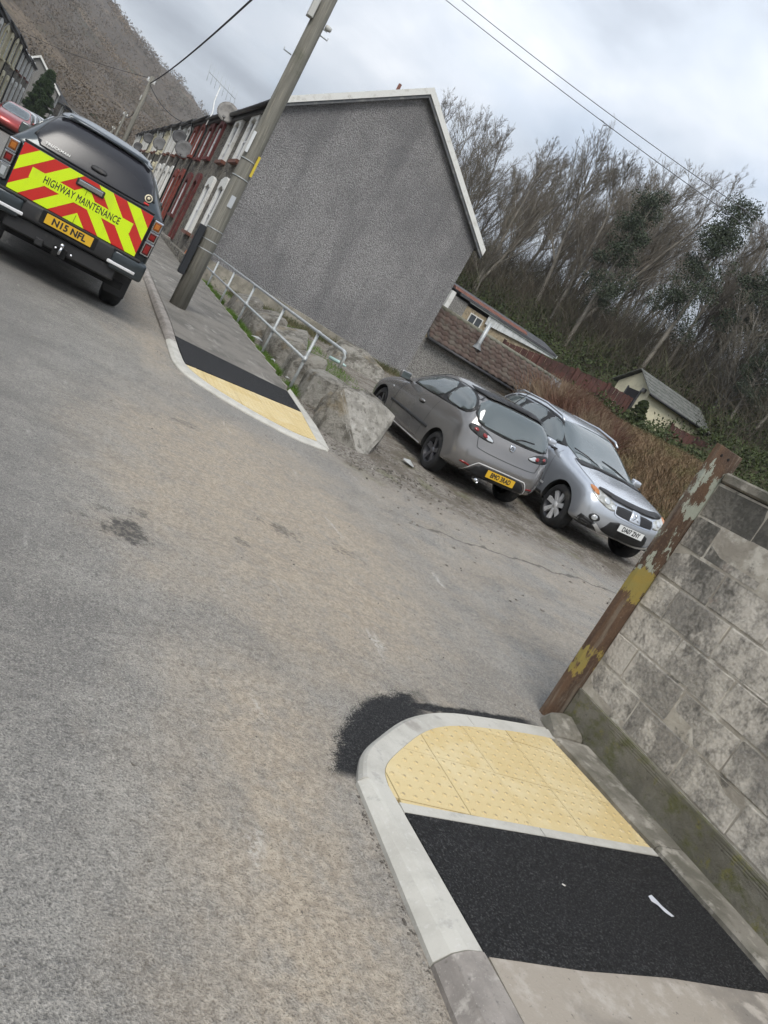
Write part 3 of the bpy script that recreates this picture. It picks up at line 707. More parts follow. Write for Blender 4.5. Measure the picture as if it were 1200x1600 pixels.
def stone_material():
    t = NT('rubble_stone'); v = t.vec((1, 1.0, 1.9)); d = t.voro(3.4, v, 'DISTANCE_TO_EDGE'); col = t.voro(3.4, v, out='Color')
    c = t.mix(t.ss(col, .15, .85), (.085, .078, .068), (.21, .19, .155))
    c = t.mix(t.ss(t.noise(9, 5, .7), .45, .68, 0, .6), c, (.12, .11, .10))
    c = t.mix(t.ss(d, .07, .02), c, (.24, .225, .195))
    return t.fin(c, .92, t.bump(t.f('ADD', t.ss(d, 0, .12), t.f('MULTIPLY', t.noise(14, 5, .7), .5)), 1.0, .05), spec=.2)
STONE = stone_material()
SLATE = M('roof_slate', (.055, .057, .062), [((.085, .085, .088), 3, .45, .65), ((.035, .037, .04), 16, .5, .7)], .7, (.5, 12, .01))
BLACKP = M('black_gutter', (.012, .012, .013), [((.03, .03, .03), 8, .5, .7)], .5)
WHITEP = M('white_painted_trim', (.66, .66, .63), [((.52, .51, .47), 5, .5, .7), ((.36, .34, .30), 12, .62, .74, (1, 1, .3), .6)], .6, spec=.4)
CREAMP = M('cream_painted_trim', (.62, .57, .40), [((.47, .42, .29), 6, .5, .7)], .65)
REDP = M('dark_red_painted_trim', (.115, .022, .020), [((.07, .016, .015), 5, .45, .65)], .6)
RED2P = M('brick_red_painted_trim', (.20, .040, .026), [((.12, .026, .02), 5, .45, .65)], .65)
GLASS = M('window_glass', (.03, .036, .042), rough=.06, spec=.8)
DOORM = {k: M('door_paint_'+k, c, [((c[0]*.6, c[1]*.6, c[2]*.6), 4, .5, .7)], .5) for k, c in dict(blue=(.10, .20, .30), white=(.62, .63, .64), green=(.03, .07, .05), brown=(.09, .04, .02)).items()}
def facade_window(par, name, X, sgn, yc, z0, z1, trim, ow=.92, sw=.24, pane=GLASS, door=None, depth=.09, arch=True):
    """a window or door on a wall that lies in the plane x = X; sgn is the side it faces"""
    hw = ow/2; w = box(name, *(sorted((X, X+sgn*.012))), yc-hw, yc+hw, z0, z1, pane if door is None else door, par)
    f = X+sgn*depth; a, b = sorted((X, f))
    for s in (-1, 1):
        ya, yb = sorted((yc+s*hw, yc+s*(hw+sw)))
        box('jamb', a, b, ya, yb, z0-.02, z1+.02, trim, w)
    n = 7; pts = [(yc-hw-sw, z1+.021), (yc-hw, z1+.021)]
    if arch: pts += [(yc-hw+ow*k/n, z1+.021+.10*math.sin(math.pi*k/n)) for k in range(1, n)]
    pts += [(yc+hw, z1+.021), (yc+hw+sw, z1+.021), (yc+hw+sw*.9, z1+.32), (yc+hw*.5, z1+.42), (yc-hw*.5, z1+.42), (yc-hw-sw*.9, z1+.32)]
    prism('lintel', pts, 'x', X, X+sgn*(depth+.012), trim, w)
    if door is None:
        boxes('frame', [(*sorted((X+sgn*.013, X+sgn*.045)), yc-hw+.001, yc-hw+.06, z0, z1), (*sorted((X+sgn*.013, X+sgn*.045)), yc+hw-.06, yc+hw-.001, z0, z1), (*sorted((X+sgn*.013, X+sgn*.045)), yc-hw+.061, yc+hw-.061, (z0+z1)/2-.03, (z0+z1)/2+.03), (*sorted((X+sgn*.013, X+sgn*.045)), yc-.025, yc+.025, z0+.001, (z0+z1)/2-.031)], DOORM['white'], w)
        box('sill', *sorted((X, X+sgn*(depth+.07))), yc-hw-sw-.03, yc+hw+sw+.03, z0-.13, z0-.021, trim if trim is not WHITEP else OLDRED, w)
    else:
        box('step', *sorted((X, X+sgn*.28)), yc-hw-.1, yc+hw+.1, z0-.16, z0-.021, OLDKERB, w)
    return w
OLDRED = M('red_brick_sill', (.16, .065, .045), [((.09, .045, .035), 7, .45, .65)], .9)
def terrace_house(name, label, X, sgn, y0, y1, trim, wallmat, plan, eave=5.27, depth=7.08, group=None, gable=None, roofmat=None, roofz=2.6):
    """one house of a row along the street; plan: list of (kind, offset 0..1, floor)"""
    g = float(base((y0+y1)/2)); xe = X-sgn*depth; xm = X-sgn*depth/2
    h = thing(name, label, 'house', (X, y0, g), group=group)
    def put(o): o.location = Vector(o.location)-Vector((X, y0, g)); return o
    ez = g+eave; lo, hi = sorted((X, xe))
    put(box('wall', lo, hi, y0+.002, y1-.002, g-.6, ez, wallmat, h))
    ov = .24; rm = roofmat or SLATE
    poly = [(X+sgn*ov, ez-.10), (xm, ez+roofz), (xe-sgn*ov, ez-.10), (xe-sgn*ov, ez-.20), (xm, ez+roofz-.12), (X+sgn*ov, ez-.20)]
    put(prism('roof', poly, 'y', y0-.001, y1-.003, rm, h))
    tri = [(X, ez+.004), (xm, ez+roofz-.13), (xe, ez+.004)]
    for yy in (y0+.003, y1-.203): put(prism('gable', tri, 'y', yy, yy+.2, wallmat, h))
    put(box('fascia', *sorted((X+sgn*.001, X+sgn*.16)), y0, y1-.003, ez-.32, ez-.14, BLACKP, h))
    put(tube('gutter', [(X+sgn*.235, y0+.01, ez-.17), (X+sgn*.235, y1-.01, ez-.15)], .065, BLACKP, h, 8))
    put(tube('downpipe', [(X+sgn*.235, y1-.22, ez-.2), (X+sgn*.10, y1-.22, ez-.55), (X+sgn*.075, y1-.22, g+.1)], .038, WHITEP if trim in (WHITEP,) else BLACKP, h, 6))
    W = y1-y0
    for kind, u, fl in plan:
        yc = y0+W*u
        if kind == 'w': put(facade_window(h, 'window', X, sgn, yc, g+(.95 if fl == 0 else 3.42), g+(2.35 if fl == 0 else 4.62), trim))
        else: put(facade_window(h, 'door', X, sgn, yc, g+.14, g+2.35, trim, .9, .2, door=DOORM[kind]))
    return h
PLAN = [('w', .24, 1), ('w', .72, 1), ('w', .70, 0)]
XR = 3.72
# ---- end house with the bare gable
EH = thing('end_terrace_house', 'end terrace house with a large blank grey pebbledash gable and white bargeboards', 'house', (7.2, 23.0, .7))
def eh(o): o.location = Vector(o.location)-Vector((7.2, 23.0, .7)); return o
eh(prism('gable_wall', [(3.72, .2), (10.80, .2), (10.80, 5.66), (7.16, 8.28), (3.72, 5.86)], 'y', 23.0, 23.3, DASH, EH))
eh(box('front_wall', 3.721, 10.79, 23.302, 31.2, .2, 5.83, STONE, EH))
eh(prism('roof', [(3.46, 5.80), (7.16, 8.46), (11.06, 5.68), (11.06, 5.58), (7.16, 8.34), (3.46, 5.70)], 'y', 22.86, 31.195, SLATE, EH))
for a, b in (((3.50, 5.84), (7.16, 8.47)), ((7.16, 8.47), (11.08, 5.68))):
    d = .20; eh(prism('bargeboard', [a, b, (b[0], b[1]-d), (a[0], a[1]-d)], 'y', 22.80, 22.857, WHITEP, EH))
    n = .10; eh(prism('verge_underside', [(a[0], a[1]-d-.001), (b[0], b[1]-d-.001), (b[0], b[1]-d-n), (a[0], a[1]-d-n)], 'y', 22.83, 22.998, M('verge_dark', (.10, .105, .11), [((.19, .19, .185), 5, .5, .7)], .8), EH))
eh(prism('plinth', [(3.70, .3), (10.70, .3), (10.70, 1.02), (7.0, 1.18), (3.70, 1.22)], 'y', 22.93, 22.998, M('plinth_concrete', (.31, .285, .235), [((.20, .185, .15), 2.2, .42, .62), ((.12, .12, .08), 6, .56, .7)], .92, (.6, 20, .01)), EH, .008))
eh(tube('downpipe', [(3.70, 22.90, 5.70), (3.70, 22.90, .66)], .045, WHITEP, EH, 8))
eh(box('fascia', 3.56, 3.719, 23.0, 31.19, 5.54, 5.72, BLACKP, EH))
eh(tube('gutter', [(3.47, 22.8, 5.68), (3.47, 31.15, 5.74)], .075, BLACKP, EH, 8))
eh(tube('downpipe', [(3.50, 23.12, 5.66), (3.62, 23.15, 5.30), (3.655, 23.15, .66)], .035, BLACKP, EH, 6))
gE = .72
for yc in (25.75, 28.65):
    eh(facade_window(EH, 'window', XR, -1, yc, gE+.85, gE+2.42, WHITEP, .82, .30)); eh(facade_window(EH, 'window', XR, -1, yc, gE+3.42, gE+4.62, WHITEP, .82, .30))
tube_v = tube('roof_vent', [(7.3, 26.6, 8.2), (7.3, 26.6, 9.02)], .055, OLDRED, None, 8); tube_v.parent = EH; eh(tube_v)
names = ['next to the grey gable house', 'second along from the grey gable house', 'third along from the grey gable house', 'fourth along from the grey gable house', 'fifth along from the grey gable house', 'sixth along from the grey gable house', 'seventh along from the grey gable house', 'eighth along from the grey gable house', 'ninth along from the grey gable house', 'tenth along from the grey gable house', 'eleventh along from the grey gable house', 'twelfth along from the grey gable house']
spec = [(REDP, 'dark red trim', [('brown', .20, 0)]), (RED2P, 'brick red trim', [('brown', .24, 0)]), (WHITEP, 'white trim', [('white', .22, 0)]), (WHITEP, 'white trim', [('green', .22, 0)]), (CREAMP, 'cream trim', [('brown', .22, 0)]),
        (WHITEP, 'white trim', [('blue', .22, 0)]), (CREAMP, 'cream trim', [('white', .22, 0)]), (WHITEP, 'white trim', [('white', .22, 0)]), (WHITEP, 'white trim', [('brown', .22, 0)]), (CREAMP, 'cream trim', [('green', .22, 0)]), (WHITEP, 'white trim', [('blue', .22, 0)]), (WHITEP, 'white trim', [('white', .22, 0)])]
YR = [31.2]
for (tr, w, d), nm in zip(spec, names):
    y0 = YR[-1]; y1 = y0+5.75; YR.append(y1)
    terrace_house('terraced_house', 'stone terraced house with %s, %s' % (w, nm), XR, -1, y0, y1, tr, STONE, PLAN+d, 5.22, group='terraced houses on the right of the street')
# ---- terrace across the street
LS = [(CREAMP, 'cream'), (WHITEP, 'white'), (CREAMP, 'cream'), (CREAMP, 'cream'), (WHITEP, 'white'), (WHITEP, 'white')]
ordn = ['first', 'second', 'third', 'fourth', 'fifth', 'sixth']
y = 42.0
for k, (tr, w) in enumerate(LS):
    W = 6.6 if k < 4 else 7.0
    terrace_house('terraced_house', 'stone house with %s window trim, %s from the photographer on the left of the street' % (w, ordn[k]), -6.5, 1, y, y+W, tr, STONE if k not in (2,) else M('cream_render', (.42, .37, .25), [((.32, .28, .19), 3, .45, .65)], .9), PLAN+[('brown', .2, 0)], 5.35 if k < 4 else 4.95, group='terraced houses on the left of the street', roofz=2.0)
    y += W
GH = thing('gabled_house', 'far grey gabled house with white bargeboards on the left of the street', 'house', (-8.1, 106, float(base(106))))
def gh(o): o.location = Vector(o.location)-Vector((-8.1, 106, float(base(106)))); return o
gh(prism('gable_wall', [(-11.1, 2), (-5.35, 2), (-5.35, 7.35), (-8.2, 9.55), (-11.1, 7.4)], 'y', 106, 113, DASH2, GH))
gh(prism('roof', [(-11.4, 7.3), (-8.2, 9.78), (-5.05, 7.3), (-5.05, 7.18), (-8.2, 9.62), (-11.4, 7.18)], 'y', 105.8, 113.2, SLATE, GH))
for a, b in (((-11.4, 7.32), (-8.2, 9.82)), ((-8.2, 9.82), (-5.05, 7.32))): gh(prism('bargeboard', [a, b, (b[0], b[1]-.26), (a[0], a[1]-.26)], 'y', 105.7, 105.78, WHITEP, GH))
for zz in (3.6, 5.8): gh(facade_window(GH, 'window', -5.35, 1, 109.5, zz, zz+1.1, WHITEP))
for k, (yy, xf, lab) in enumerate(((114.5, -4.9, 'distant low house with slate roof just beyond the grey gabled house'), (128, -4.3, 'most distant slate roofed house at the far end of the street'))):
    gz = float(base(yy)); h = thing('distant_house', lab, 'house', (xf, yy, gz))
    def dh(o): o.location = Vector(o.location)-Vector((xf, yy, gz)); return o
    dh(box('wall', xf-6, xf, yy, yy+11, gz-.5, gz+4.1, STONE if k == 0 else M('cream_render', (.42, .37, .25)), h))
    dh(prism('roof', [(xf-6.3, gz+4.0), (xf-3, gz+6.3), (xf+.3, gz+4.0), (xf+.3, gz+3.88), (xf-6.3, gz+3.88)], 'y', yy-.2, yy+11.2, SLATE, h))
    for q in (.25, .7): dh(facade_window(h, 'window', xf, 1, yy+11*q, gz+2.4, gz+3.6, WHITEP))
# ---- back extension with a tiled roof
EX = thing('back_extension', 'low pebbledash extension with brown tiled roof behind the parked cars', 'extension', (13.5, 23.1, 1.0))
def ex(o): o.location = Vector(o.location)-Vector((13.5, 23.1, 1.0)); return o
ex(box('wall', 10.803, 16.30, 23.06, 23.95, .4, 2.46, DASH2, EX))
ex(prism('end_wall', [(23.06, .8), (23.95, .8), (23.95, 3.42), (23.06, 2.46)], 'x', 16.301, 16.45, DASH2, EX))
e0, r0 = Vector((10.86, 22.90, 2.50)), Vector((10.86, 24.02, 3.56))
sl = (r0-e0); SL = sl.length; sl.normalize(); nrm = Vector((0, -sl.z, sl.y))
ex(mesh('underlay', [e0, (16.30, e0.y, e0.z), (16.95, r0.y, r0.z), r0, e0-nrm*.06, (16.30, e0.y, e0.z-.06), (16.95, r0.y, r0.z-.06), r0-nrm*.06], BOXF, SLATE, parent=EX))
def tile_mat():
    t = NT('brown_concrete_tile'); oi = t.n('ShaderNodeObjectInfo').outputs['Random']
    c = t.mix(oi, (.062, .043, .036), (.105, .076, .064)); c = t.mix(t.ss(t.noise(2.5, 5, .65), .45, .65, 0, .6), c, (.125, .115, .095))
    c = t.mix(t.ss(t.noise(22, 5, .7), .58, .72, 0, .6), c, (.20, .18, .15))
    return t.fin(c, .9, t.bump(t.noise(60, 4, .7), .5, .004), spec=.25)
TILE = tile_mat()
def tile_mesh():
    w, l = .30, .235; V, F = [], []; n = 6
    for k in range(n+1):
        u = k/n; hgt = .028*math.sin(u*2*math.pi-.6)+.03
        for q, t in enumerate((0, 1)):
            V += [(u*w, 0, hgt+.028), (u*w, 0, hgt+.004), (u*w, l, hgt+.002)] if q == 0 else []
    for k in range(n):
        a = k*3; b = a+3
        F += [(a, b, b+2, a+2), (a+1, b+1, b, a)]
    return V, F
tv, tf = tile_mesh(); R3 = Matrix((Vector((1, 0, 0)), sl, nrm)).transposed()
proto = None; rt = random.Random(3)
for j in range(7):
    for i in range(21):
        x = e0.x+.02+.297*i; lim = 16.30+.65*(j*.215/SL)
        if x > lim-.2: continue
        if proto is None: o = proto = mesh('roof_tile', tv, tf, TILE, True, EX)
        else: o = proto.copy(); COL.objects.link(o)
        o.matrix_parent_inverse = Matrix.Identity(4)
        p = e0 + sl*(j*.213-.02) + nrm*.008
        o.location = Vector((x, p.y, p.z+rt.uniform(-.003, .003)))-Vector((13.5, 23.1, 1.0)); o.rotation_euler = R3.to_euler()
ex(tube('ridge_cap', [r0+Vector((0, .03, .035)), Vector((17.0, r0.y+.03, r0.z+.035))], .085, M('ridge_mossy', (.17, .165, .13), [((.10, .10, .07), 5, .45, .65)], .9), EX, 8))
ex(tube('gutter', [(10.83, 22.83, 2.47), (16.2, 22.83, 2.40)], .06, BLACKP, EX, 8))
ex(mesh('lead_flashing', [Vector((16.28, e0.y, e0.z))+nrm*.07, Vector((16.62, e0.y+.15, e0.z+.14))+nrm*.05, Vector((17.02, r0.y, r0.z))+nrm*.05, Vector((16.5, r0.y, r0.z))+nrm*.07, Vector((16.28, e0.y, e0.z)), Vector((16.62, e0.y+.15, e0.z+.14)), Vector((17.02, r0.y, r0.z)), Vector((16.5, r0.y, r0.z))], BOXF, M('lead', (.16, .17, .175), [((.11, .12, .125), 6, .45, .65)], .6), parent=EX))
GALV = M('galvanised_steel', (.42, .44, .44), [((.33, .35, .35), 14, .42, .62), ((.52, .53, .53), 40, .55, .7)], .5, metal=.35)
fl = tube('flue_pipe', [(12.86, 23.38, 2.95), (12.86, 23.38, 3.16), (12.86, 23.38, 3.95)], [.075, .075, .075], GALV, None, 12)
tag(fl, 'galvanised flue pipe standing out of the brown tiled extension roof', 'flue')
lathe('flashing', [(.19, 3.0), (.13, 3.08), (.09, 3.14), (.082, 3.2)], MATS['lead'], fl, 14, 'z', (12.86, 23.38, 0))
# ---- outbuilding behind
OB = thing('outbuilding', 'long low outbuilding with white sheet cladding and red ridge behind the tiled roof', 'outbuilding', (17.5, 31, 3.2))
def ob(o): o.location = Vector(o.location)-Vector((17.5, 31, 3.2)); return o
SAND = M('sandstone_wall', (.33, .27, .18), [((.22, .18, .12), 5, .42, .62), ((.42, .37, .28), 12, .55, .7)], .92, (.6, 14, .02))
ob(box('grey_wall', 14.85, 15.62, 31.0, 34, 2.5, 4.86, DASH2, OB)); ob(box('stone_wall', 15.622, 20.6, 31.02, 34, 2.5, 4.78, SAND, OB))
ob(box('corner_post', 14.62, 14.84, 30.96, 31.2, 2.5, 4.98, WHITEP, OB))
wn = box('window', 15.98, 16.62, 31.0, 31.018, 4.12, 4.58, GLASS, OB); ob(wn)
boxes('frame', [(15.94, 15.98, 30.97, 31.017, 4.08, 4.62), (16.62, 16.66, 30.97, 31.017, 4.08, 4.62), (15.981, 16.619, 30.97, 31.017, 4.581, 4.62), (15.981, 16.619, 30.97, 31.017, 4.08, 4.119), (16.28, 16.32, 30.97, 30.999, 4.12, 4.58)], WHITEP, wn)
CLAD = M('white_corrugated_sheet', (.58, .60, .60), [((.44, .46, .45), 3, .45, .65), ((.35, .38, .34), 8, .6, .72)], .55)
V, F = [], []
for k in range(64):
    x = 16.75+k*.065; top = 5.02-.015*(k/10); n = len(V); dy = .03 if k % 2 else 0
    V += [(x, 30.90+dy, top), (x, 30.90+dy, 4.52+.0053*k)]
    if k: F.append((n-2, n-1, n+1, n))
ob(mesh('cladding', V, F, CLAD, parent=OB))
ob(box('fascia', 15.6, 20.95, 30.86, 30.885, 4.93, 5.06, M('pale_green_fascia', (.55, .60, .56), rough=.6), OB))
ob(prism('roof', [(30.84, 5.065), (32.4, 5.45), (34.2, 5.0), (34.2, 4.9), (32.4, 5.3), (30.84, 4.96)], 'x', 15.0, 20.9, SLATE, OB))
ob(prism('ridge_band', [(30.95, 5.10), (31.1, 5.22), (31.3, 5.26), (31.3, 5.16)], 'x', 14.7, 19.0, OLDRED, OB))
# ---- cream cottage
CG = thing('cream_garage', 'small cream garage with dark doorway and grey shingled roof on the bank', 'garage', (24.15, 27.75, 3.6))
def cg(o): o.location = Vector(o.location)-Vector((24.15, 27.75, 3.6)); return o
CRW = M('cream_masonry', (.60, .56, .40), [((.50, .46, .33), 2, .45, .65), ((.40, .37, .27), 8, .6, .72)], .88, (.4, 25, .01))
cg(box('wall', 24.15, 28.0, 27.75, 30.1, 2.8, 5.62, CRW, CG)); cg(prism('gable', [(27.75, 5.621), (30.1, 5.621), (28.93, 6.36)], 'x', 24.15, 24.4, CRW, CG))
dr = box('doorway', 24.12, 24.148, 28.35, 29.2, 3.6, 5.48, M('doorway_dark', (.012, .012, .014), rough=.9), CG); cg(dr)
boxes('frame', [(24.09, 24.147, 28.28, 28.349, 3.6, 5.55), (24.09, 24.147, 29.201, 29.27, 3.6, 5.55)], SLATE, dr)
lp = box('wall_lamp', 24.0, 24.148, 28.02, 28.2, 5.5, 5.68, M('lamp_grey', (.10, .10, .10), rough=.5), CG); cg(lp)
SHING = M('grey_shingle', (.115, .118, .108), [((.075, .08, .07), 4, .42, .62), ((.17, .17, .15), 12, .55, .7)], .92, (.6, 25, .01))
for s in (1, -1):
    for k in range(6):
        ya, za = 28.93-s*(1.42*(1-k/6)), 5.53+.90*k/6; yb, zb = 28.93-s*(1.42*(1-(k+1)/6)), 5.53+.90*(k+1)/6
        cg(mesh('shingle_course', [(23.95, ya, za+.05), (28.45, ya, za+.05), (28.45, yb, zb+.03), (23.95, yb, zb+.03), (23.95, ya, za), (28.45, ya, za), (28.45, yb, zb), (23.95, yb, zb)], BOXF, SHING, parent=CG))
cg(tube('gutter', [(23.95, 27.47, 5.52), (28.4, 27.47, 5.50)], .06, BLACKP, CG, 8))
# ---- red brown fences on the bank
FENCE = M('red_brown_boards', (.085, .034, .026), [((.05, .022, .018), 1.5, .42, .62), ((.12, .06, .045), 9, .55, .7)], .85, (.5, 20, .01))
def fence(label, pts, top, h, group=None):
    p0 = pts[0]; f = thing('board_fence', label, 'fence', (p0[0], p0[1], top[0]-h), group=group)
    for k in range(len(pts)-1):
        a, b = Vector(pts[k]), Vector(pts[k+1]); L = (b-a).length; n = max(3, int(L/.14)); V, F = [], []; d = (b-a)/n; nn = Vector((-d.y, d.x)).normalized()*.02
        rr = random.Random(k)
        for i in range(n):
            q = a+d*i; e = a+d*(i+.92); zt = top[k]+(top[k+1]-top[k])*i/n+rr.uniform(-.015, .015); m = len(V); off = nn*(1 if i % 2 else 0)
            for p in (q+off, e+off, e+off+nn, q+off+nn): V.append((p.x-p0[0], p.y-p0[1], -.6+ (zt-top[0])))
            for p in (q+off, e+off, e+off+nn, q+off+nn): V.append((p.x-p0[0], p.y-p0[1], h+(zt-top[0])))
            F += [tuple(x+m for x in g) for g in BOXF]
        mesh('fence_panel', V, F, FENCE, parent=f)
        mesh('fence_post', [(x+a.x-p0[0], y+a.y-p0[1]-.06, z+top[k]-top[0]) for x, y, z in boxv(-.05, .05, -.05, .05, -.6, h+.06)], BOXF, FENCE, parent=f)
    return f
fence('red brown board fence between the outbuilding and the cream garage', [(16.6, 28.4), (18.4, 28.2), (20.2, 28.0), (22.0, 27.9), (23.9, 28.2)], [4.15, 4.45, 4.75, 4.95, 5.05], 1.25)
fence('red brown board fence below the long wall of the cream garage', [(25.3, 26.7), (26.8, 26.5), (28.3, 26.2), (29.8, 25.9)], [4.85, 4.95, 5.1, 5.2], 1.2)
# ------------------------------------------------------------------ poles, wires, dishes, railing, boulders
WOOD = M('weathered_pole_wood', (.195, .188, .162), [((.145, .14, .12), 3, .4, .62, (6, 6, .35)), ((.25, .235, .195), 8, .52, .68, (6, 6, .25)), ((.07, .078, .05), 1.6, .55, .7, (1, 1, 1), .6)], .92, (.7, 30, .006), spec=.2)
DARKB = M('black_plastic_guard', (.014, .016, .02), rough=.55)
PO = thing('telegraph_pole', 'tall weathered wooden telegraph pole on the far pavement with black cable guard', 'pole', (2.16, 13.9, float(zfar(13.9))))
pz = float(zfar(13.9))
tube('pole_shaft', [(0, 0, -.3), (0, 0, 1.5), (.01, 0, 4.0), (.02, 0, 8.6)], [.152, .143, .13, .108], WOOD, PO, 20)
box('cable_guard', -.265, -.15, -.16, -.02, .52, 1.40, DARKB, PO, .012)
for z in (1.05, 1.22, 1.42, 2.35, 2.65): lathe('steel_band', [(.1445, z), (.1475, z), (.1475, z+.016), (.1445, z+.016)], GALV, PO, 20, 'z')
box('marker_plate', -.02, .06, -.152, -.143, 1.85, 2.05, M('plate_grey', (.42, .44, .46), rough=.5), PO)
box('warning_label', .095, .135, -.125, -.09, 2.45, 2.80, M('label_yellow', (.55, .42, .04), rough=.5), PO)
box('number_plate', -.145, -.10, -.135, -.10, 2.75, 3.1, M('label_white', (.6, .62, .62), rough=.5), PO)
box('junction_box', -.20, -.105, -.14, .0, 5.0, 5.32, M('box_grey', (.45, .45, .42), rough=.6), PO, .01)
lathe('hook_insulator', [(.0, -.06), (.04, -.05), (.045, .0), (.035, .05), (.0, .06)], MATS['box_grey'], PO, 12, 'x', (.20, -.02, 5.05))
tube('hook', [(.10, -.02, 5.0), (.20, -.02, 5.0), (.20, -.02, 5.04)], .012, GALV, PO, 6)
for k, z in enumerate((4.4, 4.9, 5.6, 6.3)):
    tube('step_iron', [(.13*(1 if k % 2 else -1), 0, z), (.27*(1 if k % 2 else -1), 0, z), (.27*(1 if k % 2 else -1), 0, z+.04)], .010, GALV, PO, 6)
CABLE = M('black_cable', (.02, .02, .022), rough=.6)
tube('down_cable', [(-.14, -.05, 6.2), (-.175, -.06, 5.2), (-.17, -.05, 5.0)], .012, CABLE, PO, 6)
def wire(name, a, b, sag, r, label, group=None, n=24, mat=None):
    a, b = Vector(a), Vector(b); pts = []
    for k in range(n+1):
        t = k/n; p = a.lerp(b, t); p.z -= sag*4*t*(1-t); pts.append(p)
    V, F = tubedata([p-a for p in pts], r, 5); o = mesh(name, V, F, mat or CABLE, True); o.location = a
    return tag(o, label, 'wire', group)
top1 = Vector((2.16, 13.9, pz+8.3))
def small_pole(x, y, h, label, r=.12):
    g = float(zfar(y)); p = thing('telegraph_pole', label, 'pole', (x, y, g))
    tube('pole_shaft', [(0, 0, -.2), (0, 0, h*.5), (0, 0, h)], [r, r*.9, r*.75], WOOD, p, 12)
    boxes('fittings', [(-.22, .22, -.06, .06, h-.32, h-.24), (-.16, -.1, -.14, -.05, h*.78, h*.78+.25)], MATS['box_grey'], p)
    boxes('insulators', [(-.2, -.12, -.04, .04, h-.239, h-.12), (.12, .2, -.04, .04, h-.239, h-.12)], MATS['label_white'], p)
    return Vector((x, y, g+h))
t2 = small_pole(1.22, 46.5, 6.05, 'wooden telegraph pole further along the street above the truck', .13)
t3 = small_pole(1.3, 78, 5.4, 'darker far telegraph pole beyond the first along the street')
t4 = small_pole(1.3, 112, 4.8, 'farthest small telegraph pole down the street')
wire('overhead_wire', t2-Vector((0, 0, .35)), (2.12, 13.8, 7.9), .45, .028, 'thick black cable sagging from the near pole to the next pole')
wire('overhead_wire', t3-Vector((0, 0, .2)), t2-Vector((0, 0, 1.6)), .5, .025, 'thin cable between the two far telegraph poles')
wire('overhead_wire', t2-Vector((0, 0, .4)), (3.45, 42.0, 5.9), .35, .02, 'service cable drooping from the further pole to the terrace eaves')
wire('overhead_wire', (2.05, 13.8, 6.1), (3.55, 22.9, 5.95), .10, .014, 'service cable from the near pole to the corner of the grey house')
wire('overhead_wire', t2-Vector((0, 0, .1)), (-6.2, 58, 6.7), .25, .012, 'faint cable crossing the hillside from the further pole to the left terrace')
def dirpt(azd, eld, D): return Vector((D*math.sin(rad(azd))*math.cos(rad(eld)), D*math.cos(rad(azd))*math.cos(rad(eld)), CAMZ+D*math.sin(rad(eld))))
WIREG = M('aluminium_wire', (.10, .10, .105), rough=.5)
def long_wire(a1, e1, d1, a2, e2, d2, label):
    A, B = dirpt(a1, e1, d1), dirpt(a2, e2, d2); d = B-A
    wire('power_line', A-d*.8, B+d*.8, .5, .011, label, n=30, mat=WIREG)
long_wire(16.83, 20.95, 28, 41.16, 18.8, 24, 'lower of the two thin power lines crossing the grey sky')
long_wire(17.75, 21.44, 28, 38.64, 19.75, 25, 'upper of the two thin power lines crossing the grey sky')
# satellite dishes and aerial
DISHG = M('dish_grey', (.10, .10, .10), [((.065, .065, .065), 9, .45, .65)], .6)
def dish(x, y, z, r, label, mat=DISHG):
    d = thing('satellite_dish', label, 'satellite dish', (x, y, z), (rad(72), 0, rad(-14)), group='satellite dishes on the terrace')
    lathe('dish_bowl', [(.001, -.08), (r*.35, -.07), (r*.7, -.035), (r, .0), (r, .012), (r*.7, -.022), (r*.35, -.058), (.001, -.068)], mat, d, 22, 'z')
    tube('feed_arm', [(0, -r*.95, -.02), (0, -r*.9, r*.6)], .015, BLACKP, d, 6); box('feed_horn', -.05, .05, -r*.97, -r*.8, r*.55, r*.75, DISHG, d)
    tube('bracket', [(0, 0, -.08), (0, .05, -.25), (.3, .1, -.3)], .02, GALV, d, 6)
dish(3.32, 29.9, 5.72, .36, 'large grey satellite dish under the eaves of the gable house', M('dish_pale', (.19, .18, .165), [((.13, .125, .115), 7, .45, .65)], .6))
dish(3.35, 43.8, 5.30, .36, 'dark satellite dish higher of the pair beyond the red trimmed houses', M('dish_dark', (.032, .032, .034), rough=.6))
dish(3.35, 38.9, 4.55, .40, 'grey satellite dish lower of the pair beside the red trimmed houses')
dish(3.35, 55.4, 5.25, .42, 'mid grey satellite dish halfway along the right hand terrace')
dish(3.35, 70.0, 6.1, .42, 'dark far satellite dish high on the right hand terrace', MATS['dish_dark'])
dish(3.35, 80.0, 5.6, .42, 'farthest satellite dish low on the right hand terrace', MATS['dish_dark'])
AE = thing('tv_aerial', 'television aerial on a bent white mast above the terrace gutter', 'aerial', (3.46, 36.0, 6.0))
tube('mast', [(0, 0, -.35), (.05, .3, .25), (-.02, .9, .75), (.02, 1.6, 1.45)], .024, WHITEP, AE, 6)
bm_ = [Vector((-.62, 1.75, 1.72)), Vector((.75, 1.45, 1.36))]
tube('boom', bm_, .014, GALV, AE, 5)
for k in range(8):
    p = bm_[0].lerp(bm_[1], k/7); tube('rod', [p+Vector((.05, -.1, -.36)), p+Vector((-.05, .1, .36))], .008, GALV, AE, 4)
tag(rock('orange_bag', [(3.30, 24.15, .85), (3.55, 24.15, .85), (3.30, 24.5, .85), (3.55, 24.5, .85), (3.40, 24.2, 1.32), (3.50, 24.3, 1.36), (3.34, 24.4, 1.2)], M('orange_plastic', (.65, .16, .03), rough=.6), None, 2, .02, 9, 5, loc=(3.42, 24.3, .75)), 'orange plastic bag by the front of the gable house', 'bag')
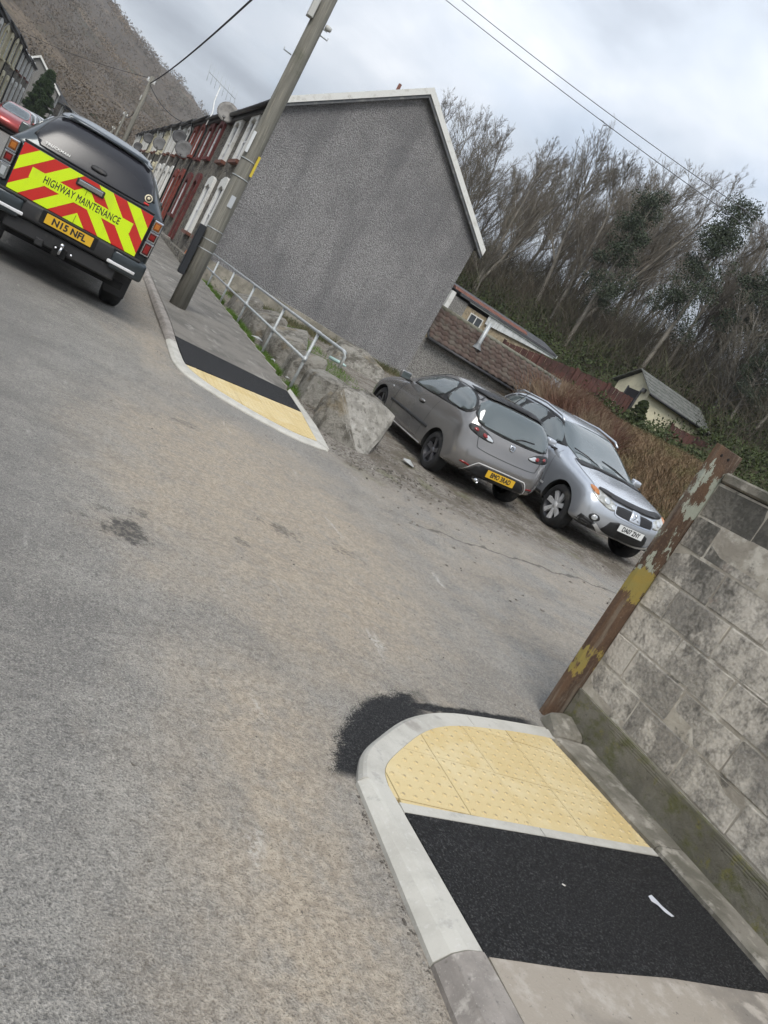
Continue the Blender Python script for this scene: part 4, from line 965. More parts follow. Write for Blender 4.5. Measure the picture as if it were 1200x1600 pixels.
tag(box('garden_wall', 3.20, 3.40, 23.4, 31.0, .5, .98, STONE, None, .01), 'low rubble stone forecourt wall in front of the gable house', 'wall')
# tubular railing
RY = [11.40, 13.72, 16.5, 19.0, 21.45]
RA = thing('handrail', 'galvanised tubular handrail with five posts beside the far pavement', 'railing', (3.78, 11.4, float(base(11.4))))
rl = lambda p: (p[0]-3.78, p[1]-11.4, p[2]-float(base(11.4)))
for y in RY: tube('post', [rl((3.78, y, float(zfar(y))-.2)), rl((3.78, y, 1.32))], .024, GALV, RA, 10)
ztop = lambda y: 1.30+.0065*(y-10)
tube('top_rail', [rl((3.78, 22.9, 1.41)), rl((3.78, 16, ztop(16)+.01)), rl((3.78, 10.08, ztop(10))), rl((3.78, 10.0, ztop(10)-.012)), rl((3.785, 9.975, ztop(10)-.05)), rl((3.79, 9.97, ztop(10)-.22))], .026, GALV, RA, 10)
tube('middle_rail', [rl((3.775, 22.9, 1.0)), rl((3.775, 11.36, .855))], .024, GALV, RA, 10)
for y in RY:
    tube('clamp', [rl((3.78, y-.05, ztop(y))), rl((3.78, y+.05, ztop(y)))], .034, GALV, RA, 10); zc = .855+.0126*(y-11.36)
    tube('clamp', [rl((3.777, y, zc-.045)), rl((3.777, y, zc+.045))], .034, GALV, RA, 10)
# boulders
def rock_material():
    t = NT('grey_sandstone_boulder'); oi = t.n('ShaderNodeObjectInfo').outputs['Random']
    c = t.mix(oi, (.28, .262, .228), (.38, .36, .315)); c = t.mix(t.ss(t.noise(3, 6, .72), .42, .60), c, (.15, .138, .115))
    c = t.mix(t.ss(t.noise(7, 6, .72, t.vec((1, 1, 2.2))), .54, .68, 0, .85), c, (.42, .40, .36))
    c = t.mix(t.ss(t.noise(2.2, 5, .65), .55, .68, 0, .6), c, (.29, .235, .15)); c = t.mix(t.ss(t.noise(30, 5, .7), .58, .72, 0, .6), c, (.07, .066, .055))
    c = t.mix(t.ss(t.noise(4.1, 5, .7, t.vec((1, 1, 1), (8, 8, 8))), .60, .72, 0, .45), c, (.11, .125, .06))
    return t.fin(c, .93, t.bump(t.f('ADD', t.noise(9, 7, .75), t.f('MULTIPLY', t.noise(40, 5, .7), .5)), 1.0, .10), spec=.2)
BOUL = rock_material()
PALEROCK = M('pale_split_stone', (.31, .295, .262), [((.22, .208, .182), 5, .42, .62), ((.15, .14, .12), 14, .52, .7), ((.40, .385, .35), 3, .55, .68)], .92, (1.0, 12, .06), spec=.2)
def boulder(label, pts, seed, amp=.03):
    cx = sum(p[0] for p in pts)/len(pts); cy = sum(p[1] for p in pts)/len(pts); rr = random.Random(seed)
    if seed not in (21, 31, 33): pts = [(cx+(p[0]-cx)*.92+rr.uniform(-.06, .06), cy+(p[1]-cy)*rr.uniform(.70, .92), p[2]-(.05 if p[2] < .35 else rr.uniform(-.03, .14))) for p in pts]
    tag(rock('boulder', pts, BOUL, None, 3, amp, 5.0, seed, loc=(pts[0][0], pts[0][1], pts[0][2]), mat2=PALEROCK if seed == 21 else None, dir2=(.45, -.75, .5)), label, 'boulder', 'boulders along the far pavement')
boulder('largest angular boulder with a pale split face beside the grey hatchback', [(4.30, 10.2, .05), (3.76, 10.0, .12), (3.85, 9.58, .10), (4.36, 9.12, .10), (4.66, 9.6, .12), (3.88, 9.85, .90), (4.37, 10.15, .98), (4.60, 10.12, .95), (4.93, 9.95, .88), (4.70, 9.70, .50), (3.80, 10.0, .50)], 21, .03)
boulder('small pointed boulder squeezed behind the largest boulder', [(4.0, 10.75, .1), (3.90, 10.45, .1), (4.35, 10.4, .1), (4.4, 10.95, .1), (4.0, 10.55, .66), (4.15, 10.8, .72), (4.38, 10.6, .6)], 5)
boulder('flat topped boulder by the last railing post', [(4.0, 11.9, .1), (3.93, 11.05, .1), (4.85, 11.0, .1), (4.9, 12.1, .1), (3.97, 11.2, .72), (4.0, 11.85, .76), (4.8, 11.1, .84), (4.85, 11.95, .88), (4.3, 12.1, .85)], 9)
boulder('dark boulder between the first and second railing posts', [(4.0, 13.4, .1), (3.95, 12.4, .1), (4.8, 12.3, .1), (4.9, 13.6, .1), (4.0, 12.6, .70), (4.05, 13.35, .80), (4.6, 12.5, .92), (4.7, 13.4, .98), (4.2, 13.0, .98)], 12)
boulder('long layered boulder behind the second railing post', [(4.0, 15.6, .1), (3.95, 14.0, .1), (4.9, 13.9, .1), (5.0, 15.8, .1), (4.0, 14.2, .74), (4.05, 15.4, .9), (4.7, 14.1, 1.0), (4.9, 15.5, 1.12)], 15)
boulder('brownish boulder behind the third railing post', [(4.0, 17.8, .2), (3.95, 16.2, .2), (4.9, 16.2, .2), (4.9, 18.0, .2), (4.05, 16.4, .88), (4.1, 17.5, .98), (4.7, 16.3, 1.05), (4.8, 17.6, 1.15)], 18)
boulder('mossy boulder behind the fourth railing post', [(4.0, 20.0, .3), (3.95, 18.5, .3), (4.8, 18.5, .3), (4.9, 20.2, .3), (4.1, 18.7, .95), (4.1, 19.8, 1.02), (4.7, 18.8, 1.1), (4.7, 19.9, 1.12)], 24)
boulder('tan boulder against the plinth of the grey gable', [(7.0, 20.2, .55), (6.9, 18.9, .5), (8.2, 18.0, .5), (8.7, 19.2, .6), (7.1, 19.2, 1.08), (7.3, 20.1, 1.2), (8.2, 18.5, 1.02), (8.4, 19.3, .98), (7.8, 19.4, 1.25)], 31, .04)
boulder('low mossy rock between the tan boulder and the parked hatchback', [(8.6, 19.4, .55), (8.5, 18.6, .5), (9.4, 18.2, .5), (9.6, 19.3, .6), (8.8, 19.0, .95), (9.2, 18.8, .92)], 33)
tag(tube('plastic_bottle', [(6.35, 17.6, .72), (6.62, 17.35, .73), (6.70, 17.27, .73)], [.045, .045, .018], M('bottle_green', (.35, .48, .45), rough=.2), None, 10), 'pale discarded plastic bottle on the ground by the tan boulder', 'bottle')
WRAP = M('white_wrapper', (.62, .63, .62), rough=.6)
rl_ = random.Random(8)
for lab, x, y, s in [('larger crumpled white wrapper on the grass below the railing', 3.84, 14.6, .16), ('small white wrapper on the grass nearest the dropped kerb', 3.83, 11.9, .06), ('small white wrapper halfway along the grass strip', 3.85, 13.1, .07), ('crumpled paper on the stony ground beside the hatchback wheel', 5.35, 9.75, .11), ('white paper on the ground in front of the silver car', 9.3, 7.6, .09)]:
    pts = [(x+s*math.cos(k*1.05)*rl_.uniform(.5, 1), y+s*1.5*math.sin(k*1.05)*rl_.uniform(.5, 1)) for k in range(6)]
    litter('wrapper', lab, pts, float(zfar(y) if x < 4 else surf(x, y))+.012, WRAP, s*.5, seed=int(x*100))
# ------------------------------------------------------------------ vehicles (x forward, y left, z up)
def paint(name, c, rough=.32, metal=.55, dirt=.25, dcol=(.16, .14, .115)):
    t = NT(name); tc = t.n('ShaderNodeTexCoord').outputs['Object']; X, Y, Z = t.xyz(tc)
    d = t.f('MULTIPLY', t.ss(t.f('ADD', Z, t.f('MULTIPLY', t.noise(5, 5, .7, tc), .5)), 1.05, .35), dirt)
    col = t.mix(d, c, dcol); col = t.mix(t.ss(t.noise(3, 5, .7, tc), .5, .75, 0, dirt*.35), col, dcol)
    return t.fin(col, rough, None, metal, .5, Coat_Weight=.6, Coat_Roughness=.08)
CARGLASS = M('sky_toned_car_glass', (.075, .092, .094), rough=.04, spec=.9, Coat_Weight=.5, Coat_Roughness=.02)  # base colour lifted to stand in for daylight seen through the solid panes
PLASTIC = M('black_car_plastic', (.016, .016, .017), [((.045, .042, .038), 6, .55, .7)], .6)
RUBBER = M('tyre_rubber', (.014, .014, .0145), [((.05, .045, .038), 7, .52, .7)], .85)
UNDER = M('underbody_black', (.006, .006, .006), rough=.95)
CHROME = M('chrome', (.62, .63, .65), rough=.16, metal=1.0)
SILVERW = M('alloy_silver', (.72, .72, .72), [((.55, .54, .53), 14, .5, .7)], .3, metal=.25)
DARKW = M('alloy_dark', (.030, .030, .033), rough=.4, metal=.6)
REDL = M('red_lens', (.20, .007, .007), rough=.12, spec=.8); AMBL = M('amber_lens', (.38, .13, .022), rough=.15, spec=.8)
CLRL = M('clear_lens', (.52, .54, .55), rough=.1, spec=.9, metal=.4); HEADL = M('headlamp_lens', (.33, .33, .30), [((.50, .50, .47), 9, .45, .6)], .12, spec=.9, metal=.3)
YPLATE = M('yellow_plate', (.62, .37, .02), rough=.4); WPLATE = M('white_plate', (.66, .67, .66), rough=.4); INK = M('plate_black', (.012, .012, .014), rough=.5)
SPOKE = M('alloy_grey', (.13, .13, .14), rough=.35, metal=.6)
SEAM = M('panel_gap', (.004, .004, .004), rough=.9)
def place(t, x, y, z, head, pitch, roll):
    F = Vector((-math.sin(head)*math.cos(pitch), math.cos(head)*math.cos(pitch), math.sin(pitch))); L0 = Vector((-math.cos(head), -math.sin(head), 0)); U0 = F.cross(L0)
    L = L0*math.cos(roll)+U0*math.sin(roll); U = F.cross(L)
    t.location = (x, y, z); t.rotation_euler = Matrix((F, L, U)).transposed().to_euler()
def loft(layers, arches, mat, parent, name='body', ar=.35, arw=.42, sub=2):
    """layers from the centre plane outwards: (y, [(x, z), ...]); mirrored, capped, smoothed, wheel arches cut"""
    lay = [(-y, p) for y, p in layers[:0:-1]]+list(layers); n = len(lay[0][1]); V, F = [], []
    for y, p in lay: V += [(q[0], y, q[1]) for q in p]
    for k in range(len(lay)-1):
        for i in range(n): F.append((k*n+i, k*n+(i+1) % n, (k+1)*n+(i+1) % n, (k+1)*n+i))
    F.append(tuple(range(n))[::-1]); F.append(tuple((len(lay)-1)*n+i for i in range(n)))
    o = mesh('tmp_body', V, F, mats=[mat, UNDER]); bm = bmesh.new(); bm.from_mesh(o.data); bmesh.ops.recalc_face_normals(bm, faces=list(bm.faces)); bm.to_mesh(o.data); bm.free()
    m = o.modifiers.new('s', 'SUBSURF'); m.levels = sub; m.render_levels = sub
    cut = []
    for ax in arches:
        for s in (1, -1):
            c = lathe('cut', [(.0, s*arw), (ar, s*arw), (ar, s*1.3), (.0, s*1.3)], UNDER, None, 40, 'y', (ax[0], 0, ax[1]), smooth=False)
            c.data.materials.clear(); c.data.materials.append(mat); c.data.materials.append(UNDER); c.data.polygons.foreach_set('material_index', np.ones(len(c.data.polygons), dtype=np.int32))
            bm = bmesh.new(); bm.from_mesh(c.data); bmesh.ops.remove_doubles(bm, verts=list(bm.verts), dist=1e-5); bmesh.ops.recalc_face_normals(bm, faces=list(bm.faces)); bm.to_mesh(c.data); bm.free()
            b = o.modifiers.new('b', 'BOOLEAN'); b.operation = 'DIFFERENCE'; b.object = c; b.solver = 'EXACT'; cut.append(c)
    bpy.context.view_layer.update(); dg = bpy.context.evaluated_depsgraph_get()
    me = bpy.data.meshes.new_from_object(o.evaluated_get(dg)); me.name = name
    for c in cut: bpy.data.objects.remove(c)
    bpy.data.objects.remove(o)
    me.polygons.foreach_set('use_smooth', np.ones(len(me.polygons), dtype=bool))
    if hasattr(me, 'set_sharp_from_angle'): me.set_sharp_from_angle(angle=rad(42))
    b = bpy.data.objects.new(name, me); COL.objects.link(b); b.parent = parent
    return b, BVHTree.FromPolygons([v.co.copy() for v in me.vertices], [tuple(p.vertices) for p in me.polygons])
VIEW = {'left': (lambda a, b: (a, 3, b), (0, -1, 0)), 'right': (lambda a, b: (a, -3, b), (0, 1, 0)), 'rear': (lambda a, b: (-6, a, b), (1, 0, 0)), 'front': (lambda a, b: (6, a, b), (-1, 0, 0)), 'top': (lambda a, b: (a, b, 4), (0, 0, -1))}
def rnd(poly, k=2):
    for _ in range(k):
        q = []
        for i in range(len(poly)):
            a, b = poly[i], poly[(i+1) % len(poly)]; q += [(a[0]*.75+b[0]*.25, a[1]*.75+b[1]*.25), (a[0]*.25+b[0]*.75, a[1]*.25+b[1]*.75)]
        poly = q
    return poly
def patch(name, bvh, view, poly, mat, parent, off=.004, step=.07, rim=.012, r=1, smooth=True):
    """a panel that lies on the body: 2-D outline projected on to it, with an edge turned in"""
    if r: poly = rnd(poly, r)
    step = min(step, .045); off = off*1.6 if mat is CARGLASS else off
    dense = []
    for i in range(len(poly)):
        a, b = poly[i], poly[(i+1) % len(poly)]; m_ = max(1, int(math.hypot(b[0]-a[0], b[1]-a[1])/step))
        dense += [(a[0]+(b[0]-a[0])*q/m_, a[1]+(b[1]-a[1])*q/m_) for q in range(m_)]
    poly = dense
    P, d = VIEW[view]; d = Vector(d); pts = [Vector(p) for p in poly]; n = len(pts)
    xs = [p[0] for p in poly]; ys = [p[1] for p in poly]
    for a in np.arange(min(xs)+step*.5, max(xs), step):
        for b in np.arange(min(ys)+step*.5, max(ys), step): pts.append(Vector((a, b)))
    vv, ee, ff, *_ = delaunay_2d_cdt(pts, [(i, (i+1) % n) for i in range(n)], [], 1, 1e-5)
    bm = bmesh.new(); bv = []
    for p in vv:
        o = Vector(P(p.x, p.y)); h = bvh.ray_cast(o, d)
        if h[0] is None: h = bvh.find_nearest(o+d*((6 if view in ('rear', 'front') else 3)-.6))
        nn = h[1]
        if nn.dot(d) > 0: nn = -nn
        bv.append(bm.verts.new(h[0]+nn*off))
    for f in ff:
        try: bm.faces.new([bv[i] for i in f])
        except ValueError: pass
    bm.normal_update()
    if bm.faces and sum((f.normal.dot(d)*f.calc_area() for f in bm.faces)) > 0: bmesh.ops.reverse_faces(bm, faces=list(bm.faces))
    bm.normal_update(); nm = {v: v.normal.copy() for v in bm.verts}
    be = [e for e in bm.edges if e.is_boundary]; ex_ = bmesh.ops.extrude_edge_only(bm, edges=be)
    for v in [g for g in ex_['geom'] if isinstance(g, bmesh.types.BMVert)]:
        v.co += d*rim
    for v in [v for v in bm.verts if not v.link_faces]: bm.verts.remove(v)
    return bobj(name, bm, mat, parent, smooth=smooth)
def seam(name, bvh, view, line, parent, w=.007, mat=None, off=.003):
    P, d = VIEW[view]; d = Vector(d); V, F = [], []; pts = smoothcurve(line, 4)
    for k, p in enumerate(pts):
        h = bvh.ray_cast(Vector(P(p[0], p[1])), d)
        if h[0] is None: continue
        a = pts[max(k-1, 0)]; b = pts[min(k+1, len(pts)-1)]; t = Vector((b[0]-a[0], b[1]-a[1])).normalized(); q = Vector((-t.y, t.x))*w/2
        for s in (-1, 1):
            g = bvh.ray_cast(Vector(P(p[0]+q.x*s, p[1]+q.y*s)), d); g = g if g[0] is not None else h
            nn = g[1] if g[1].dot(d) < 0 else -g[1]; V.append(g[0]+nn*off)
    for k in range(len(V)//2-1): F.append((2*k, 2*k+1, 2*k+3, 2*k+2))
    return mesh(name, V, F, mat or SEAM, parent=parent)
def wheel(parent, x, yc, r, w, style, rim, side, nsp=5, rr=.66):
    s = 1 if side == 'left' else -1; y = yc
    tw = lathe('wheel', [(r*rr, -w*.5), (r*.86, -w*.52), (r*.965, -w*.44), (r, -w*.30), (r, w*.30), (r*.965, w*.44), (r*.86, w*.52), (r*rr, w*.5)], RUBBER, parent, 40, 'y', (0, 0, 0)); tw.location = (x, y, r)
    R = r*rr
    lathe('rim', [(R+.002, s*w*.50), (R, s*w*.47), (R*.93, s*w*.42), (R*.90, s*w*.05), (.0, s*w*.02)], DARKW, tw, 36, 'y')
    V, F = [], []
    for k in range(nsp):
        for dk in ((-.12, .12) if style in ('double', 'dark') else (0,)):
            a = 2*math.pi*k/nsp+.3+dk; ca, sa = math.cos(a), math.sin(a); n = len(V)
            wi, wo = (.030, .022) if style in ('double', 'dark') else (.035, .055); yo, yi = s*w*.45, s*w*.30
            for rr_, ww, yy in ((.03, wi*r*2.2, s*w*.36), (R*.97, wo*r*2.2, s*w*.44)):
                for q in (-1, 1):
                    for yv in (yy, yy-s*.04): V.append((rr_*ca-q*ww*sa, yv, rr_*sa+q*ww*ca))
            F += [tuple(i+n for i in f) for f in ((0, 2, 6, 4), (0, 4, 5, 1), (2, 3, 7, 6), (4, 6, 7, 5), (1, 5, 7, 3))]
    mesh('spokes', V, F, rim, parent=tw)
    lathe('hub_cap', [(.0, s*w*.43), (r*.10, s*w*.42), (r*.17, s*w*.36), (r*.18, s*w*.2)], rim, tw, 16, 'y')
    return tw
def plate(parent, x, z, s, mat, facing, txt_sp=1.0, tilt=0.0, y=0.0):
    sg = -1 if facing == 'rear' else 1
    p = box('number_plate', -.004, .004, -.26, .26, -.0555, .0555, mat, parent); p.location = (x, y, z); p.rotation_euler = (0, tilt, 0)
    t = text('registration', s, .104, INK, p, (sg*.0052, 0, -.002), (rad(90), 0, rad(-90 if facing == 'rear' else 90)), .0, .80, .0004, sp=txt_sp, fat=.0042)
    w = t.dimensions.x
    if w > 0: t.scale.x = t.scale.x*min(1.25, .47/w)
    return p
def mirror(parent, x, y, z, s, mat, glass=True):
    bm = bmesh.new(); vs = [bm.verts.new((x_*(1.0 if x_ < 0 else .8), y_*(1.0 if x_ < 0 else .8), z_*(1.0 if x_ < 0 else .7))) for x_, y_, z_ in boxv(-.05, .075, -.105, .105, -.07, .075)]
    for f in BOXF: bm.faces.new([vs[i] for i in f])
    bmesh.ops.bevel(bm, geom=list(bm.edges), offset=.032, segments=3, affect='EDGES', profile=.5)
    m = bobj('door_mirror', bm, mat, parent, True); m.location = (x, y+s*.1, z)
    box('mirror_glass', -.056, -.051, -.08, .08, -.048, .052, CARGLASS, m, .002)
    box('mirror_arm', -.03, .03, *sorted((-s*.16, -s*.06)), -.075, -.035, PLASTIC, m)
    return m

# ---- grey hatchback -------------------------------------------------
def hatch_layers(k=1.0):
    S0 = [(-.60, .25), (-.74, .38), (-.765, .57), (-.71, .72), (-.68, .92), (-.60, 1.07), (-.44, 1.36), (-.30, 1.43), (.2, 1.475), (.75, 1.47), (1.22, 1.41), (1.65, 1.20), (2.08, .98), (2.5, .91), (2.92, .80), (3.15, .67), (3.25, .50), (3.24, .35), (3.1, .22), (2.0, .19), (.8, .19)]
    def mod(f): return [f(i, x, z) for i, (x, z) in enumerate(S0)]
    L1 = mod(lambda i, x, z: (x+(.012 if x < -.3 else (-.03 if x > 2.9 else 0)), z-(.008 if z > .9 else 0)))
    L2 = mod(lambda i, x, z: (x+(.035 if x < -.3 else (-.10 if x > 2.9 else 0)), z-(.045 if 6 <= i <= 10 else (.02 if z > .8 else 0))))
    SH = [(-.45, .27), (-.57, .39), (-.60, .57), (-.565, .72), (-.54, .90), (-.50, 1.0), (-.36, 1.045), (-.16, 1.05), (.2, 1.03), (.75, .99), (1.3, .955), (1.7, .935), (2.06, .91), (2.45, .83), (2.78, .72), (2.96, .61), (3.02, .49), (3.01, .36), (2.92, .24), (2.0, .20), (.8, .20)]
    FL = [(-.36, .30), (-.44, .40), (-.47, .56), (-.45, .68), (-.43, .80), (-.38, .86), (-.28, .88), (-.12, .88), (.2, .87), (.75, .85), (1.3, .83), (1.7, .81), (2.04, .79), (2.4, .74), (2.66, .66), (2.80, .58), (2.84, .49), (2.83, .38), (2.76, .28), (2.0, .24), (.8, .24)]
    FC = [(a*.92+.08*1.2, b*.78+.22*.55) for a, b in FL]
    return [(0, S0), (.34, L1), (.635, L2), (.815, SH), (.85, FL), (.857, FC)]
def side_glass(b, bvh, par, view):
    patch('window_trim', bvh, view, [(1.74, .965), (1.30, 1.235), (.95, 1.345), (.30, 1.395), (-.15, 1.35), (-.40, 1.22), (-.42, 1.10), (-.30, 1.045), (.30, 1.02), (1.2, .975)], PLASTIC, par, .002, .08, .006, 1)
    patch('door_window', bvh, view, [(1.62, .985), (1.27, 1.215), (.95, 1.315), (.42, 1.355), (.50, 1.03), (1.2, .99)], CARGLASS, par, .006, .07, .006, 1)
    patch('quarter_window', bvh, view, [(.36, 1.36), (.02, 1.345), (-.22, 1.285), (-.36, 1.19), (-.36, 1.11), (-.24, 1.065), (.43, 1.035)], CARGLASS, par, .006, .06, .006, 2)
def hatchback(name, label, mat, full=True, group=None, plate_txt=None):
    t = thing(name, label, 'car', group=group)
    b, bvh = loft(hatch_layers(), [(0, .30), (2.46, .30)], mat, t, 'body', .345)
    for v in ('left', 'right'): side_glass(b, bvh, t, v)
    patch('rear_window_trim', bvh, 'rear', [(.725, 1.04), (.65, 1.355), (.3, 1.395), (-.3, 1.395), (-.65, 1.355), (-.725, 1.04), (-.47, .975), (.47, .975)], PLASTIC, t, .003, .09, .01, 1)
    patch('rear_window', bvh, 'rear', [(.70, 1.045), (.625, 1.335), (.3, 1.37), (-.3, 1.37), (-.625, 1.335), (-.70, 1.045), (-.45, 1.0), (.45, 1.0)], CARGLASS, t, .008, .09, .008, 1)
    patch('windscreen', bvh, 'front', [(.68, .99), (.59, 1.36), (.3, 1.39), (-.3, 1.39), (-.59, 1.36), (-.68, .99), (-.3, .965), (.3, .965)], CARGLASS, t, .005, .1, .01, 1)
    for s in (1, -1):
        tl = patch('tail_light', bvh, 'rear', [(s*.30, .845), (s*.42, .935), (s*.60, .985), (s*.735, .985), (s*.775, .925), (s*.72, .875), (s*.5, .835)], PLASTIC, t, .005, .05, .02, 2)
        patch('lens', bvh, 'rear', [(s*.33, .86), (s*.40, .905), (s*.47, .93), (s*.49, .87), (s*.42, .845)], CLRL, tl, .010, .03, .01, 2)
        patch('lens', bvh, 'rear', [(s*.455, .885), (s*.475, .918), (s*.535, .93), (s*.54, .885), (s*.5, .868)], REDL, tl, .013, .03, .01, 2)
        patch('lens', bvh, 'rear', [(s*.615, .905), (s*.62, .948), (s*.675, .955), (s*.69, .912)], REDL, tl, .011, .03, .01, 2)
        patch('headlight', bvh, 'front', [(s*.45, .60), (s*.5, .70), (s*.70, .78), (s*.74, .68), (s*.62, .60)], HEADL, t, .006, .06, .02, 1)
        for x in (0, 2.46): wheel(t, x, s*.725, .302, .20, 'dark' if full else 'double', SPOKE if full else SILVERW, 'left' if s > 0 else 'right')
        mirror(t, 1.72, s*.86, 1.0, s, mat)
    if not full: return t
    patch('roof_spoiler', bvh, 'rear', [(.61, 1.352), (.56, 1.405), (.3, 1.432), (-.3, 1.432), (-.56, 1.405), (-.61, 1.352), (-.3, 1.385), (.3, 1.385)], PLASTIC, t, .03, .08, .06, 1)
    for v in ('left', 'right'):
        seam('door_seam', bvh, v, [(1.86, .34), (1.90, .6), (1.80, .92)], t); seam('door_seam', bvh, v, [(.62, .30), (.56, .6), (.44, 1.03)], t); seam('door_seam', bvh, v, [(.62, .30), (1.2, .28), (1.86, .34)], t, .006)
        patch('rub_strip', bvh, v, [(2.0, .50), (2.0, .545), (.40, .565), (.40, .52)], PLASTIC, t, .009, .1, .012, 0)
        patch('sill_strip', bvh, v, [(2.05, .232), (2.05, .25), (.42, .262), (.42, .244)], SILVERW, t, .004, .1, .006, 0)
        patch('door_handle', bvh, v, [(1.02, .795), (1.02, .835), (.84, .845), (.84, .805)], MATS['grey_car_paint'], t, .022, .05, .02, 1)
        seam('handle_recess', bvh, v, [(1.03, .80), (.93, .79), (.83, .81)], t, .03, SEAM, .004)
        patch('side_repeater', bvh, v, [(2.12, .70), (2.12, .73), (2.18, .73), (2.18, .70)], CLRL, t, .005, .03, .006, 1)
    seam('hatch_seam', bvh, 'rear', [(.60, 1.03), (.60, .90), (.57, .76), (.5, .70), (.0, .685), (-.5, .70), (-.57, .76), (-.60, .90), (-.60, 1.03)], t, .008)
    patch('bumper_insert', bvh, 'rear', [(.58, .30), (.44, .485), (.32, .51), (-.32, .51), (-.44, .485), (-.58, .30), (-.46, .24), (.46, .24)], PLASTIC, t, .005, .07, .02, 1)
    seam('bumper_trim', bvh, 'rear', [(.60, .31), (.47, .495), (.33, .525), (-.33, .525), (-.47, .495), (-.60, .31)], t, .014, SILVERW, .009)
    for s in (1, -1): patch('rear_reflector', bvh, 'rear', [(s*.52, .415), (s*.55, .445), (s*.68, .455), (s*.70, .42)], REDL, t, .005, .05, .006, 1)
    em = patch('emblem', bvh, 'rear', [(.048, .88), (.048, .925), (.03, .94), (-.03, .94), (-.048, .925), (-.048, .88), (-.02, .85), (.02, .85)], CHROME, t, .012, .03, .012, 1)
    for k in range(3): patch('emblem_bar', bvh, 'rear', [(.036-.006*k, .872+.018*k), (.036-.006*k, .884+.018*k), (-.036+.006*k, .884+.018*k), (-.036+.006*k, .872+.018*k)], PLASTIC, em, .016, .04, .004, 0)
    plate(t, -.785, .435, plate_txt, YPLATE, 'rear')
    tube('aerial', [(-.12, 0, 1.45), (-.36, 0, 1.72)], .006, PLASTIC, t, 6); lathe('aerial_base', [(.03, 1.435), (.02, 1.465), (.0, 1.47)], PLASTIC, t, 10, 'z', (-.12, 0, 0))
    tube('rear_wiper', [(-.655, .0, 1.035), (-.62, -.12, 1.07), (-.59, -.36, 1.09)], .009, PLASTIC, t, 6)
    lathe('exhaust', [(.03, -.66), (.03, -.78), (.024, -.78), (.022, -.66)], CHROME, t, 12, 'x', (0, .34, .27))
    return t
GREYP = paint('grey_car_paint', (.225, .218, .214), .17, .55, .08); MATS['grey_car_paint'] = GREYP
HB = hatchback('hatchback_car', 'metallic grey hatchback with yellow rear number plate parked by the boulders', GREYP, True, plate_txt='BMO 3RAD')
place(HB, 6.56, 10.05, float(surf(6.56, 10.05))-.003, 0, math.atan(.026), -math.atan(.055))

